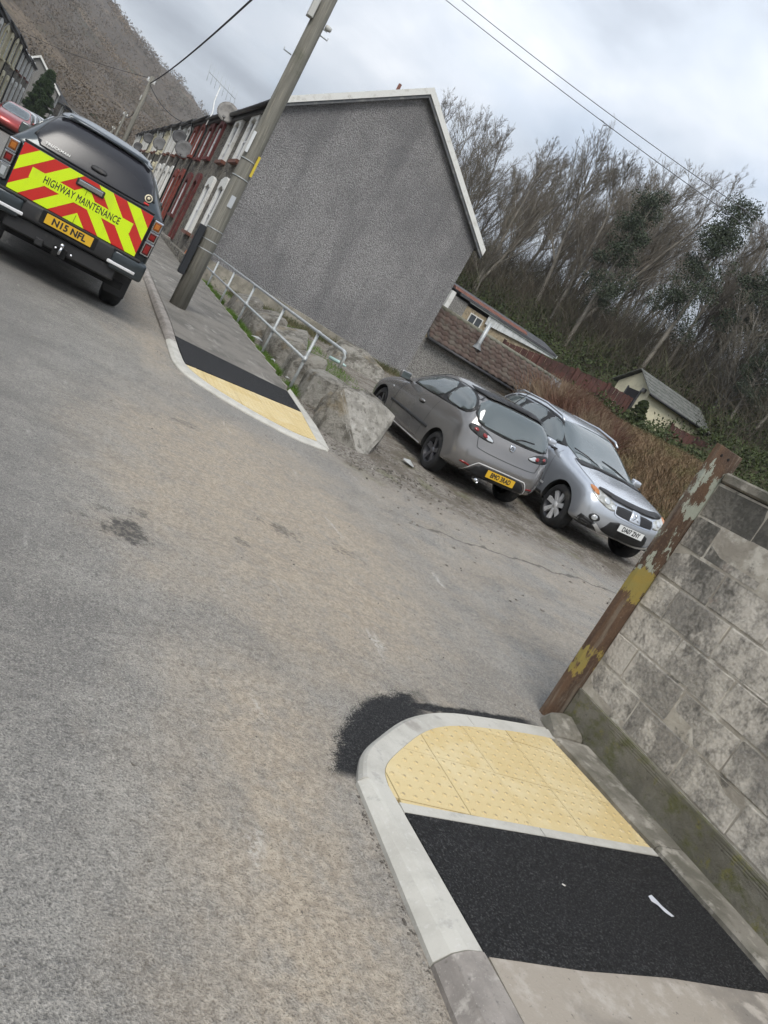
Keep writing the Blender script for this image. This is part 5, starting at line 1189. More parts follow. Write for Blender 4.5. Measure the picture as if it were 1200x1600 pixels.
# ---- silver sport utility car --------------------------------------
SILV = paint('silver_blue_paint', (.47, .495, .53), .24, .6, .10)
def suv():
    t = thing('sport_utility_car', 'silver blue sport utility car facing the camera beside the grey hatchback', 'car')
    S0 = [(-3.55, .36), (-3.72, .50), (-3.76, .75), (-3.70, 1.05), (-3.58, 1.35), (-3.38, 1.60), (-3.0, 1.665), (-2.3, 1.69), (-1.7, 1.675), (-1.22, 1.60), (-.80, 1.36), (-.38, 1.13), (.1, 1.07), (.5, .99), (.72, .90), (.82, .74), (.84, .56), (.80, .40), (.65, .30), (-.6, .28), (-2.2, .28)]
    m = lambda f: [f(i, x, z) for i, (x, z) in enumerate(S0)]
    L1 = m(lambda i, x, z: (x-(.02 if x > .4 else 0)+(.02 if x < -3.3 else 0), z-.006))
    L2 = m(lambda i, x, z: (x-(.08 if x > .4 else 0)+(.06 if x < -3.3 else 0), z-(.045 if 5 <= i <= 9 else .012)))
    SH = [(-3.38, .38), (-3.52, .50), (-3.55, .75), (-3.50, 1.02), (-3.42, 1.14), (-3.25, 1.17), (-2.95, 1.17), (-2.3, 1.16), (-1.7, 1.15), (-1.25, 1.14), (-.85, 1.125), (-.42, 1.09), (.05, 1.02), (.44, .95), (.61, .85), (.67, .70), (.68, .56), (.66, .42), (.54, .33), (-.6, .30), (-2.2, .30)]
    FL = [(-3.25, .42), (-3.38, .52), (-3.40, .74), (-3.36, .92), (-3.30, 1.0), (-3.15, 1.02), (-2.9, 1.02), (-2.3, 1.015), (-1.7, 1.01), (-1.25, 1.0), (-.85, .99), (-.42, .96), (.02, .92), (.32, .86), (.46, .78), (.51, .68), (.51, .56), (.50, .46), (.40, .38), (-.6, .35), (-2.2, .35)]
    FC = [(a*.92-.08*1.5, b*.72+.28*.66) for a, b in FL]
    b, bv = loft([(0, S0), (.36, L1), (.65, L2), (.86, SH), (.90, FL), (.907, FC)], [(0, .355), (-2.67, .355)], SILV, t, 'body', .415)
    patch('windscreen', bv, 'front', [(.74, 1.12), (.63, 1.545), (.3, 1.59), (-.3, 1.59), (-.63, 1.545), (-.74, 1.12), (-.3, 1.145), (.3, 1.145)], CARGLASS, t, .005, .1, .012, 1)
    patch('scuttle', bv, 'front', [(.68, 1.085), (.70, 1.125), (.3, 1.15), (-.3, 1.15), (-.70, 1.125), (-.68, 1.085), (-.3, 1.115), (.3, 1.115)], PLASTIC, t, .007, .08, .01, 0)
    for s in (1, -1):
        v = 'left' if s > 0 else 'right'
        patch('window_trim', bv, v, [(-.62, 1.155), (-.92, 1.37), (-1.22, 1.525), (-1.75, 1.60), (-2.6, 1.61), (-3.2, 1.54), (-3.3, 1.25), (-3.2, 1.19), (-2.0, 1.175)], PLASTIC, t, .002, .1, .006, 1)
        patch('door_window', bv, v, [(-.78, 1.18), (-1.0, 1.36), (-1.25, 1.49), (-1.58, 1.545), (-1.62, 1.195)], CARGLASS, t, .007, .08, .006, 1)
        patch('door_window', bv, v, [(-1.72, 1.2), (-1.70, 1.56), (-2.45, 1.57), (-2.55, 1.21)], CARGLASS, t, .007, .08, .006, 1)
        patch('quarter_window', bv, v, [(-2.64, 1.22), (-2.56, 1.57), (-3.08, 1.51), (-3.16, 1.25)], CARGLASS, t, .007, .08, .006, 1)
        hl = patch('headlight', bv, 'front', [(s*.40, .735), (s*.36, .80), (s*.48, .865), (s*.66, .925), (s*.80, .945), (s*.825, .88), (s*.74, .80), (s*.55, .735)], HEADL, t, .006, .05, .02, 1)
        patch('lens', bv, 'front', [(s*.70, .84), (s*.70, .93), (s*.80, .94), (s*.82, .88)], AMBL, hl, .010, .04, .01, 1)
        patch('lamp_bowl', bv, 'front', [(s*(.56+.055*math.cos(k*.785)), .83+.045*math.sin(k*.785)) for k in range(8)], CLRL, hl, .011, .03, .01, 1)
        patch('lamp_bowl', bv, 'front', [(s*(.44+.045*math.cos(k*.785)), .785+.038*math.sin(k*.785)) for k in range(8)], CLRL, hl, .011, .03, .01, 1)
        fg = patch('fog_light', bv, 'front', [(s*(.66+.095*math.cos(k*.785)), .535+.062*math.sin(k*.785)) for k in range(8)], PLASTIC, t, .006, .04, .02, 1)
        patch('lens', bv, 'front', [(s*(.66+.05*math.cos(k*.785)), .535+.045*math.sin(k*.785)) for k in range(8)], CLRL, fg, .012, .03, .01, 1)
        seam('door_seam', bv, v, [(-.55, .45), (-.60, .8), (-.62, 1.14)], t); seam('door_seam', bv, v, [(-1.66, .42), (-1.66, .8), (-1.66, 1.17)], t); seam('door_seam', bv, v, [(-2.42, .72), (-2.5, .9), (-2.6, 1.18)], t)
        patch('sill_cladding', bv, v, [(-.45, .30), (-.45, .40), (-2.25, .40), (-2.25, .30)], PLASTIC, t, .006, .1, .01, 0)
        seam('sill_trim', bv, v, [(-.5, .53), (-1.4, .53), (-2.2, .53)], t, .035, SILVERW, .012)
        for x in (-1.5, -2.38): patch('door_handle', bv, v, [(x, .985), (x, 1.02), (x+.2, 1.02), (x+.2, .985)], SILV, t, .02, .05, .018, 1)
        for x in (0, -2.67): wheel(t, x, s*.775, .352, .225, 'single', SILVERW, v, 7, .70)
        mirror(t, -.76, s*.90, 1.15, s, SILV)
        tube('roof_rail', [(-1.25, s*.635, 1.54), (-1.38, s*.635, 1.61), (-2.0, s*.64, 1.672), (-2.9, s*.635, 1.655), (-3.15, s*.625, 1.59)], .020, SILV, t, 8)
        patch('wheel_arch_trim', bv, 'front', [(s*.60, .33), (s*.62, .47), (s*.84, .50), (s*.86, .34)], PLASTIC, t, .004, .06, .02, 0)
    g = patch('grille', bv, 'front', [(.38, .72), (.40, .83), (.25, .845), (-.25, .845), (-.40, .83), (-.38, .72), (-.15, .70), (.15, .70)], PLASTIC, t, .006, .06, .015, 0)
    for k in range(4): seam('grille_bar', bv, 'front', [(.37, .735+.026*k), (0, .732+.026*k), (-.37, .735+.026*k)], g, .008, DARKW, .010)
    seam('grille_surround', bv, 'front', [(.39, .85), (.385, .715), (.16, .695), (0, .69), (-.16, .695), (-.385, .715), (-.39, .85)], t, .018, CHROME, .012)
    patch('bonnet_deflector', bv, 'front', [(.70, .915), (.62, .955), (.3, .93), (-.3, .93), (-.62, .955), (-.70, .915), (-.35, .868), (.35, .868)], PLASTIC, t, .022, .06, .04, 1)
    em = patch('emblem_shield', bv, 'front', [(.115, .70), (.075, .86), (-.075, .86), (-.115, .70)], SILV, t, .020, .04, .02, 0)
    for cx, cz in ((0, .812), (-.034, .758), (.034, .758)): patch('emblem_diamond', bv, 'front', [(cx, cz-.034), (cx+.022, cz), (cx, cz+.034), (cx-.022, cz)] if cx == 0 else [(cx-.034 if cx < 0 else cx+.034, cz-.022), (cx-.010 if cx < 0 else cx+.010, cz-.018), (cx+.03 if cx < 0 else cx-.03, cz+.018), (cx, cz+.018)], CHROME, em, .027, .05, .006, 0)
    patch('lower_grille', bv, 'front', [(.46, .40), (.40, .575), (.27, .62), (-.27, .62), (-.40, .575), (-.46, .40), (-.3, .37), (.3, .37)], PLASTIC, t, .006, .07, .02, 0)
    seam('bumper_lip', bv, 'front', [(.60, .45), (.42, .37), (.2, .345), (-.2, .345), (-.42, .37), (-.60, .45)], t, .05, SILVERW, .014)
    patch('bumper_skirt', bv, 'front', [(.80, .30), (.80, .44), (.60, .41), (.4, .33), (-.4, .33), (-.60, .41), (-.80, .44), (-.80, .30)], PLASTIC, t, .005, .07, .02, 0)
    plate(t, .865, .565, 'DA07 ZNY', WPLATE, 'front')
    for s, y in ((1, .45), (1, -.18)): tube('wiper', [(-.36, y, 1.155), (-.50, y-.22, 1.225), (-.58, y-.48, 1.255)], .010, PLASTIC, t, 6)
    seam('bonnet_seam', bv, 'top', [(.50, .74), (.1, .76), (-.35, .72)], t, .008); seam('bonnet_seam', bv, 'top', [(.50, -.74), (.1, -.76), (-.35, -.72)], t, .008)
    patch('rear_window', bv, 'rear', [(.6, 1.12), (.5, 1.5), (-.5, 1.5), (-.6, 1.12)], CARGLASS, t, .006, .1, .01, 1)
    for s in (1, -1): patch('tail_light', bv, 'rear', [(s*.62, .95), (s*.62, 1.2), (s*.78, 1.2), (s*.80, .95)], REDL, t, .006, .06, .01, 1)
    return t
SU = suv(); place(SU, 8.86, 9.63, float(surf(8.86, 9.63))-.003, rad(177.7), -math.atan(.026), math.atan(.055))

# ---- highway maintenance pick-up -----------------------------------
TP = paint('dark_slate_paint', (.030, .040, .046), .28, .4, .18)
HVY = M('hi_vis_yellow', (.58, .78, .006), [((.46, .60, .03), 5, .52, .72, (1, 1, .5), .5), ((.34, .40, .08), 2.2, .62, .78, (1, 1, 1), .5)], .4); HVR = M('hi_vis_red', (.50, .020, .014), [((.40, .022, .016), 5, .5, .7, (1, 1, .5), .6), ((.30, .05, .035), 2.2, .62, .78, (1, 1, 1), .5)], .38)
SMK = {'amber_lens': M('smoked_amber', (.20, .06, .012), rough=.12, spec=.8), 'red_lens': M('smoked_red', (.07, .006, .006), rough=.12, spec=.8), 'clear_lens': M('smoked_clear', (.16, .17, .17), rough=.12, spec=.8)}
def pickup():
    t = thing('pickup_truck', 'dark pickup truck with red and yellow chevron tailgate parked at the kerb', 'truck')
    S0 = [(-1.05, .56), (-1.10, .66), (-1.12, .84), (-1.12, 1.10), (-1.12, 1.33), (-1.07, 1.42), (-.93, 1.73), (-.70, 1.835), (0., 1.875), (.9, 1.87), (1.4, 1.84), (1.95, 1.74), (2.55, 1.22), (3.2, 1.14), (3.75, 1.03), (4.02, .80), (4.03, .55), (3.8, .42), (2.6, .42), (1., .42), (-.3, .46)]
    m = lambda f: [f(i, x, z) for i, (x, z) in enumerate(S0)]
    L1 = m(lambda i, x, z: (x-(.03 if x > 3.5 else 0)+(.004 if x < -.6 else 0), z-(.012 if 6 <= i <= 11 else .002)))
    L2 = m(lambda i, x, z: (x-(.10 if x > 3.5 else 0)+(.012 if x < -.6 else 0), z-(.085 if 6 <= i <= 11 else .008)))
    L3 = [(-1.04, .57), (-1.095, .66), (-1.105, .84), (-1.105, 1.10), (-1.10, 1.33), (-1.04, 1.385), (-.92, 1.40), (-.68, 1.405), (0., 1.40), (.9, 1.39), (1.4, 1.38), (1.95, 1.36), (2.5, 1.20), (3.1, 1.10), (3.55, .99), (3.78, .79), (3.8, .56), (3.65, .44), (2.6, .43), (1., .43), (-.3, .47)]
    L4 = [(-1.0, .60), (-1.04, .68), (-1.05, .84), (-1.05, 1.08), (-1.04, 1.24), (-1.0, 1.28), (-.88, 1.29), (-.66, 1.29), (0., 1.285), (.9, 1.28), (1.4, 1.275), (1.95, 1.26), (2.5, 1.13), (3.0, 1.02), (3.35, .93), (3.5, .78), (3.5, .58), (3.4, .48), (2.6, .46), (1., .46), (-.3, .50)]
    FC = [(a*.93+.07*1.3, b*.72+.28*.85) for a, b in L4]
    b, bv = loft([(0, S0), (.40, L1), (.60, L2), (.80, L3), (.885, L4), (.90, FC)], [(0, .37), (3.1, .37)], TP, t, 'body', .45, .50)
    tg = box('tailgate', -1.145, -1.10, -.735, .735, .80, 1.335, TP, t, .012)
    base_ = [(.73, .805), (-.73, .805), (-.73, 1.325), (.73, 1.325)]
    def cl(p):
        H = [(-.722, .808), (.722, .808), (.722, 1.325), (-.722, 1.325)]
        for k in range(4): p = clip(p, H[k], H[(k+1) % 4]) if p else p
        return p
    rp = mesh('reflective_panel', [(-1.1475, y, z) for y, z in [(.722, .808), (-.722, .808), (-.722, 1.325), (.722, 1.325)]], [(0, 3, 2, 1)], HVR, parent=tg)
    for c0 in (.05, .37, .69, 1.01, 1.33):
        for s in (1, -1):
            q = [(s*.0, c0+.72), (s*.72, c0), (s*.72, c0+.16), (s*.0, c0+.88)]
            if area(q) < 0: q = q[::-1]
            q = cl(q)
            if len(q) > 2: mesh('chevron_stripe', [(-1.1490, y, z) for y, z in q], [tuple(range(len(q)))], HVY, parent=rp)
    boxes('panel_seam', [(-1.1530, -1.1475, -.002, .002, .808, .90), (-1.1530, -1.1475, -.002, .002, 1.14, 1.2)], SEAM, rp)
    mesh('lettering_strip', [(-1.1505, y, z) for y, z in [(.565, 1.015), (-.565, 1.015), (-.565, 1.135), (.565, 1.135)]], [(0, 3, 2, 1)], HVY, parent=rp)
    tx = text('lettering', 'HIGHWAY MAINTENANCE', .115, INK, rp, (-1.1512, 0, 1.075), (rad(90), 0, rad(-90)), 0.0, .8, .0003, sp=1.08, fat=.0022)
    tx.scale.x *= 1.06/max(tx.dimensions.x, .01)
    hd = box('tailgate_handle', -1.165, -1.146, -.175, .135, 1.205, 1.285, PLASTIC, tg, .008); box('handle_bar', -1.176, -1.166, -.155, .115, 1.222, 1.272, CHROME, hd, .004)
    for s in (1, -1):
        tl = box('tail_light', -1.135, -.98, *sorted((s*.742, s*.872)), .85, 1.315, PLASTIC, t, .02)
        for nm, z0, z1, mt in (('lens', 1.175, 1.295, AMBL), ('lens', 1.045, 1.155, REDL), ('lens', .87, 1.025, CLRL if s > 0 else REDL)):
            box('lens_bezel', -1.146, -1.0, *sorted((s*.752, s*.865)), z0-.006, z1+.006, CHROME, tl, .010)
            box(nm, -1.152, -1.0, *sorted((s*.766, s*.851)), z0+.008, z1-.008, SMK[mt.name], tl, .010)
            box('lens_core', -1.156, -1.151, *sorted((s*.782, s*.832)), z0+.032, z1-.032, mt, tl, .002)
        box('bumper_corner', -1.215, -1.0, *sorted((s*.50, s*.895)), .56, .785, TP, t, .035, 3)
        box('bumper_step', -1.222, -1.05, *sorted((s*.49, s*.80)), .775, .80, PLASTIC, t, .006); box('step_pad', -1.221, -1.10, *sorted((s*.47, s*.80)), .612, .650, SILVERW, t, .008)
        wheel(t, 0, s*.755, .372, .245, 'single', SILVERW, 'left' if s > 0 else 'right', 6, .62); wheel(t, 3.1, s*.755, .372, .245, 'single', SILVERW, 'left' if s > 0 else 'right', 6, .62)
        box('mud_flap', -.50, -.47, *sorted((s*.60, s*.87)), .20, .62, PLASTIC, t, .005)
        mm = mirror(t, 2.15, s*.86, 1.36, s, TP); mm.scale = (1.1, .85, 1.3)
    box('bumper_centre', -1.20, -1.02, -.52, .52, .60, .80, PLASTIC, t, .03, 3); box('bumper_lower', -1.15, -1.0, -.62, .62, .42, .60, PLASTIC, t, .02)
    boxes('under_bar', [(-1.05, -.95, -.75, .75, .36, .44)], UNDER, t); box('plate_recess', -1.206, -1.19, -.31, .31, .645, .79, UNDER, t, .004)
    plate(t, -1.214, .72, 'N15 NFL', YPLATE, 'rear')
    tb = box('tow_bracket', -1.20, -1.0, -.075, .075, .38, .50, UNDER, t, .008); bm = bmesh.new(); bmesh.ops.create_icosphere(bm, subdivisions=2, radius=.028); ob_ = bobj('tow_ball', bm, CHROME, tb, True); ob_.location = (-1.25, 0, .535); tube('tow_neck', [(-1.2, 0, .42), (-1.25, 0, .44), (-1.25, 0, .52)], .018, CHROME, tb, 8)
    for y in (-.12, .05): lathe('bolt', [(.0, -1.215), (.014, -1.213), (.016, -1.2)], CHROME, tb, 8, 'x', (0, y, .475))
    box('tow_socket', -1.18, -1.08, .18, .27, .40, .48, PLASTIC, t, .008)
    patch('canopy_trim', bv, 'rear', [(.715, 1.365), (.585, 1.70), (.47, 1.785), (-.47, 1.785), (-.585, 1.70), (-.715, 1.365)], PLASTIC, t, .004, .09, .012, 1)
    gl = patch('canopy_rear_window', bv, 'rear', [(.69, 1.375), (.565, 1.69), (.46, 1.77), (-.46, 1.77), (-.565, 1.69), (-.69, 1.375), (-.3, 1.36), (.3, 1.36)], M('canopy_dark_glass', (.014, .014, .017), rough=.22, spec=.5), t, .012, .09, .012, 1)
    patch('canopy_spoiler', bv, 'rear', [(.53, 1.715), (.49, 1.80), (.3, 1.845), (-.3, 1.845), (-.49, 1.80), (-.53, 1.715), (-.40, 1.765), (.40, 1.765)], TP, t, .045, .07, .07, 1)
    box('canopy_seam_trim', -1.14, -1.08, -.73, .73, 1.338, 1.358, PLASTIC, t, .004)
    hh = patch('canopy_handle', bv, 'rear', [(.07, 1.44), (.05, 1.475), (-.10, 1.475), (-.12, 1.44), (-.08, 1.425), (.04, 1.425)], PLASTIC, gl, .03, .04, .03, 1)
    h = bv.ray_cast(Vector((-6, .43, 1.43)), Vector((1, 0, 0)))[0]; txx = text('canopy_lettering', 'TRUCKMAN', .04, WHITEP, gl, (h.x-.034, .42, 1.43), (rad(90-14), 0, rad(-90)), .0005, 1.1, .0003, sp=1.15); txx.rotation_euler = Matrix((Vector((0, -1, 0)), Vector((.42, 0, .9)).normalized(), Vector((-.9, 0, .42)).normalized())).transposed().to_euler()
    for r_, of, mt, nm in ((.045, .016, M('sticker_cream', (.62, .55, .38), rough=.5), 'sticker'), (.033, .018, M('sticker_black', (.03, .02, .015), rough=.5), 'sticker_ring'), (.016, .020, MATS['sticker_cream'], 'sticker_mark')):
        patch(nm, bv, 'rear', [(-.60+r_*math.cos(k*.524), 1.46+r_*math.sin(k*.524)) for k in range(12)], mt, gl, of, .05, .002, 0)
    patch('sticker', bv, 'rear', [(-.57, 1.385), (-.57, 1.405), (-.63, 1.405), (-.63, 1.385)], HVR, gl, .016, .05, .002, 0)
    for v in ('left', 'right'):
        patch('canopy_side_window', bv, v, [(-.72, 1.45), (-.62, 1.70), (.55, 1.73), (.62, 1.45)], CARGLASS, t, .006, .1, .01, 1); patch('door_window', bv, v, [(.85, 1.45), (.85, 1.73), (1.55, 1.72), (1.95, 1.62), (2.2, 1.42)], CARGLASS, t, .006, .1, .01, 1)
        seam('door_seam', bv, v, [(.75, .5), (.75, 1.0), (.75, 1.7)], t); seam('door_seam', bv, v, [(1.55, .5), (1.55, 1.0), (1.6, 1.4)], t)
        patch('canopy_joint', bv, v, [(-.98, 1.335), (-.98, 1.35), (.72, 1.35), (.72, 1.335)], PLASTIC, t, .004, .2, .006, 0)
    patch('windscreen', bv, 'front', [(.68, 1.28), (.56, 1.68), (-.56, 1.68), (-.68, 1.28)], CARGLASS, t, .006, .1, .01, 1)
    for s in (1, -1): patch('headlight', bv, 'front', [(s*.5, .82), (s*.5, .95), (s*.76, .98), (s*.78, .84)], HEADL, t, .006, .06, .01, 1)
    patch('grille', bv, 'front', [(.46, .70), (.46, .93), (-.46, .93), (-.46, .70)], PLASTIC, t, .006, .1, .01, 0)
    return t
TK = pickup(); place(TK, .13, 11.3, float(base(11.3)), 0, math.atan(.026), rad(.3)); TK.scale = (1.0, 1.035, 1.02)

# ---- cars parked on the left of the street --------------------------
lots = [('red_car_paint', (.30, .025, .022), 'red hatchback parked at the far left of the street', 49.0), ('white_car_paint', (.55, .56, .56), 'silver white hatchback parked behind the red one on the left', 53.4), ('black_car_paint', (.05, .052, .056), 'dark grey car third in the row parked on the left', 58.0), ('pale_car_paint', (.46, .47, .48), 'pale car fourth in the row parked on the left', 62.6)]
first = None
for nm, c, lab, yy in lots:
    pm = paint(nm, c, .3, .4, .2)
    if first is None: car = first = hatchback('parked_car', lab, pm, False, 'cars parked on the left of the street')
    else:
        car = copy_tree(first); car['label'] = lab
        for ch in car.children:
            if ch.name.split('.')[0] in ('body', 'door_mirror'):
                ch.data = ch.data.copy(); ch.data.materials[0] = pm
    place(car, -3.72, yy, float(base(yy)), rad(180), -math.atan(.026), 0)
# ------------------------------------------------------------------ vegetation
def tubes_np(P, R, n=3):
    """P (m,k,3) centre lines, R (m,k) radii -> verts, quads"""
    m, k, _ = P.shape; T = np.gradient(P, axis=1); T /= np.linalg.norm(T, axis=2, keepdims=True)+1e-9
    up = np.where(np.abs(T[..., 2:3]) > .9, np.array([1., 0, 0]), np.array([0, 0, 1.])); A = np.cross(T, up); A /= np.linalg.norm(A, axis=2, keepdims=True)+1e-9; B = np.cross(T, A)
    w = np.arange(n)*2*np.pi/n
    V = P[:, :, None, :]+(A[:, :, None, :]*np.cos(w)[:, None]+B[:, :, None, :]*np.sin(w)[:, None])*R[:, :, None, None]
    idx = np.arange(m*k*n).reshape(m, k, n); a = idx[:, :-1, :]; b = np.roll(idx, -1, 2)[:, :-1, :]; c = np.roll(idx, -1, 2)[:, 1:, :]; d = idx[:, 1:, :]
    return V.reshape(-1, 3), np.stack([a, b, c, d], -1).reshape(-1, 4)
def branch_tree(seed, H, spread=.42, up=.55, counts=(26, 8, 6, 4), lean=.05, r0=.16, rmin=.0075, low=.22, multi=1):
    g = np.random.default_rng(seed); K = 7
    t = np.linspace(0, 1, K); out = []
    P = np.zeros((multi, K, 3))
    for q in range(multi):
        ld = g.normal(0, lean+.12*(multi > 1), 2); P[q, :, 2] = t*H*g.uniform(.85, 1)
        P[q, :, 0] = ld[0]*H*t+np.cumsum(g.normal(0, .012*H, K))*t; P[q, :, 1] = ld[1]*H*t+np.cumsum(g.normal(0, .012*H, K))*t
    R = np.tile(r0*(1-t)**.8+rmin*1.4, (multi, 1)); out.append((P, R)); LEN = np.full(multi, H)
    for lv, cnt in enumerate(counts):
        m = len(P); n = m*cnt; par = np.repeat(np.arange(m), cnt)
        s = g.uniform(low if lv == 0 else .2, .98, n); f = s*(P.shape[1]-1); i0 = np.minimum(f.astype(int), P.shape[1]-2); fr = (f-i0)[:, None]
        st = P[par, i0]*(1-fr)+P[par, i0+1]*fr; pd = P[par, i0+1]-P[par, i0]; pd /= np.linalg.norm(pd, axis=1, keepdims=True)+1e-9
        rd = g.normal(0, 1, (n, 3)); rd -= pd*np.sum(rd*pd, 1, keepdims=True); rd /= np.linalg.norm(rd, axis=1, keepdims=True)
        ang = g.normal(.75 if lv == 0 else .62, .16, n)[:, None]
        d = pd*np.cos(ang)+rd*np.sin(ang); d[:, 2] += up*(.5 if lv == 0 else .28); d /= np.linalg.norm(d, axis=1, keepdims=True)
        L = LEN[par]*(spread if lv == 0 else .46)*(1.12-s*(.75 if lv == 0 else .45))*g.uniform(.7, 1.15, n)
        k = 4 if lv < 2 else 3; tt = np.linspace(0, 1, k)[None, :, None]
        bend = g.normal(0, .12, (n, 1, 3)); bend[..., 2] += .16
        Pn = st[:, None]+d[:, None]*L[:, None, None]*tt+bend*L[:, None, None]*tt**2
        pr = np.interp(0, [0], [0]); prad = R[par, i0]
        rr = np.maximum(np.minimum(prad*.55, L*.016), rmin)[:, None]*(1-.72*np.linspace(0, 1, k))[None]
        P, R, LEN = Pn, np.maximum(rr, rmin*.55), L; out.append((P, R))
    return out
def bark(name, a, b, c):
    return M(name, a, [(b, 2.2, .4, .62, (1, 1, .4)), (c, 9, .55, .7, (1, 1, .5))], .95, spec=.15)
BARK = bark('grey_brown_bark', (.21, .192, .162), (.145, .134, .114), (.27, .255, .215)); TWIG = M('brown_twigs', (.185, .162, .130), [((.14, .124, .102), .3, .4, .62), ((.20, .188, .14), .5, .55, .7)], .95, spec=.1)
BIRCH = bark('pale_birch_bark', (.30, .285, .255), (.16, .15, .135), (.38, .365, .33)); PALETWIG = M('pale_twigs', (.17, .155, .125), [((.12, .11, .088), 1, .4, .62)], .95, spec=.1)
def tree_proto(name, seed, H, bmat, tmat, **kw):
    out = branch_tree(seed, H, **kw); t = thing(name, 'x', 'tree')
    def join(parts):
        V, F, n = [], [], 0
        for P, R in parts:
            v, f = tubes_np(P, R, 5 if P.shape[1] == 7 else 3); V.append(v); F.append(f+n); n += len(v)
        return np.concatenate(V), np.concatenate(F)
    v, f = join(out[:2]); npmesh('trunk', v, f, bmat, t, True)
    v, f = join(out[2:]); npmesh('crown', v, f, tmat, t)
    return t
protos_t = [tree_proto('bare_tree', 11, 13, BARK, TWIG, spread=.40), tree_proto('bare_tree', 12, 14, BARK, TWIG, spread=.34, up=.8, counts=(30, 8, 6, 4)), tree_proto('bare_tree', 13, 12, BARK, TWIG, spread=.46, counts=(24, 9, 6, 4), low=.3),
            tree_proto('bare_tree', 14, 12.5, BARK, TWIG, spread=.38, up=.65, multi=2, counts=(18, 8, 6, 4)), tree_proto('bare_tree', 15, 13.5, BIRCH, TWIG, spread=.30, up=.7, counts=(30, 8, 6, 3), low=.4, r0=.11)]
used = set()
pos_words = []
def put_tree(proto, x, y, sc, rz, label, group, dz=0):
    if proto.name not in used: t = proto; used.add(proto.name)
    else: t = copy_tree(proto)
    t.location = (x, y, float(land(x, y))-.15+dz); t.rotation_euler = (0, 0, rz); t.scale = (sc, sc, sc); t['label'] = label; t['group'] = group; t['category'] = 'tree'
    return t
gt = np.random.default_rng(5)
# the skyline trees, placed by bearing from the street, then the mass behind and below
sky_trees = [(21.5, 52, 14.0), (23.2, 50, 15.8), (25.0, 54, 16.8), (26.4, 50, 18.2), (27.8, 55, 16.8), (29.3, 58, 16.2), (31.0, 50, 19.5), (32.4, 48, 20.6), (34.0, 50, 20.6), (35.3, 52, 20.2), (37.0, 55, 18.4), (39.0, 50, 19.0), (41.0, 48, 20.4), (43.0, 50, 20.5), (45.5, 50, 20.6), (48, 48, 21), (51, 48, 21.5)]
nth = ['first', 'second', 'third', 'fourth', 'fifth', 'sixth', 'seventh', 'eighth', 'ninth', 'tenth', 'eleventh', 'twelfth', 'thirteenth', 'fourteenth', 'fifteenth', 'sixteenth', 'seventeenth']
for k, (a, d, el) in enumerate(sky_trees):
    x, y = d*math.sin(rad(a)), d*math.cos(rad(a)); top = CAMZ+d*math.tan(rad(el)); H = (top-float(land(x, y)))*(.80 if a < 26 else .9); p = protos_t[[0, 2, 1, 3, 0, 4, 2, 1, 3, 0, 2, 4, 1, 0, 3, 2, 1][k]]
    put_tree(p, x, y, H/{0: 13, 1: 14, 2: 12, 3: 12.5, 4: 13.5}[protos_t.index(p)], gt.uniform(0, 6.28), 'tall bare tree on the skyline of the wooded hillside, %s counting from the grey gable' % nth[k], 'bare trees on the hillside')
INNER = []
for k in range(64):
    a = gt.uniform(20, 52); d = gt.uniform(40, 74); x, y = d*math.sin(rad(a)), d*math.cos(rad(a))
    if bankcoord(x, y) < 19.5: continue
    H = gt.uniform(4.5, 9.5) if d < 56 else gt.uniform(8, 11.5); p = protos_t[int(gt.integers(0, 5))]
    INNER.append((a, d, put_tree(p, x, y, H/13, gt.uniform(0, 6.28), 'x', 'inner trees of the wooded hillside')))
near_of = {}
for a, d, t_ in INNER: near_of.setdefault(min(range(len(sky_trees)), key=lambda k: abs(sky_trees[k][0]-a)), []).append((d, t_))
for k, L_ in near_of.items():
    for r_, (d, t_) in enumerate(sorted(L_, key=lambda q: q[0])): t_['label'] = 'bare tree inside the wood below the %s skyline tree, %s' % (nth[k], 'nearest there' if r_ == 0 else '%s nearest there' % nth[r_])
hz = tree_proto('hazel_tree', 31, 6.2, BIRCH, PALETWIG, spread=.55, up=.35, multi=4, counts=(14, 8, 5, 3), low=.15, r0=.07, lean=.16, rmin=.012)
put_tree(hz, 31.2, 30.8, 1.0, .4, 'pale twiggy spreading tree rising behind the cream garage roof', 'hazel', -.4)
for k, (x, y, lab) in enumerate(((36.2, 32.6, 'pale leaning birch trunk at the right edge of the wood'), (37.6, 33.4, 'thinner pale birch just right of the leaning birch trunk'))):
    t = tree_proto('birch_tree', 41+k, 11, BIRCH, PALETWIG, spread=.28, up=.6, counts=(22, 7, 5, 3), low=.45, r0=.16, lean=.02); put_tree(t, x, y, 1.0, 1.0+k, lab, 'birches', -.3); t.rotation_euler = (rad(-4), rad(9), 0)
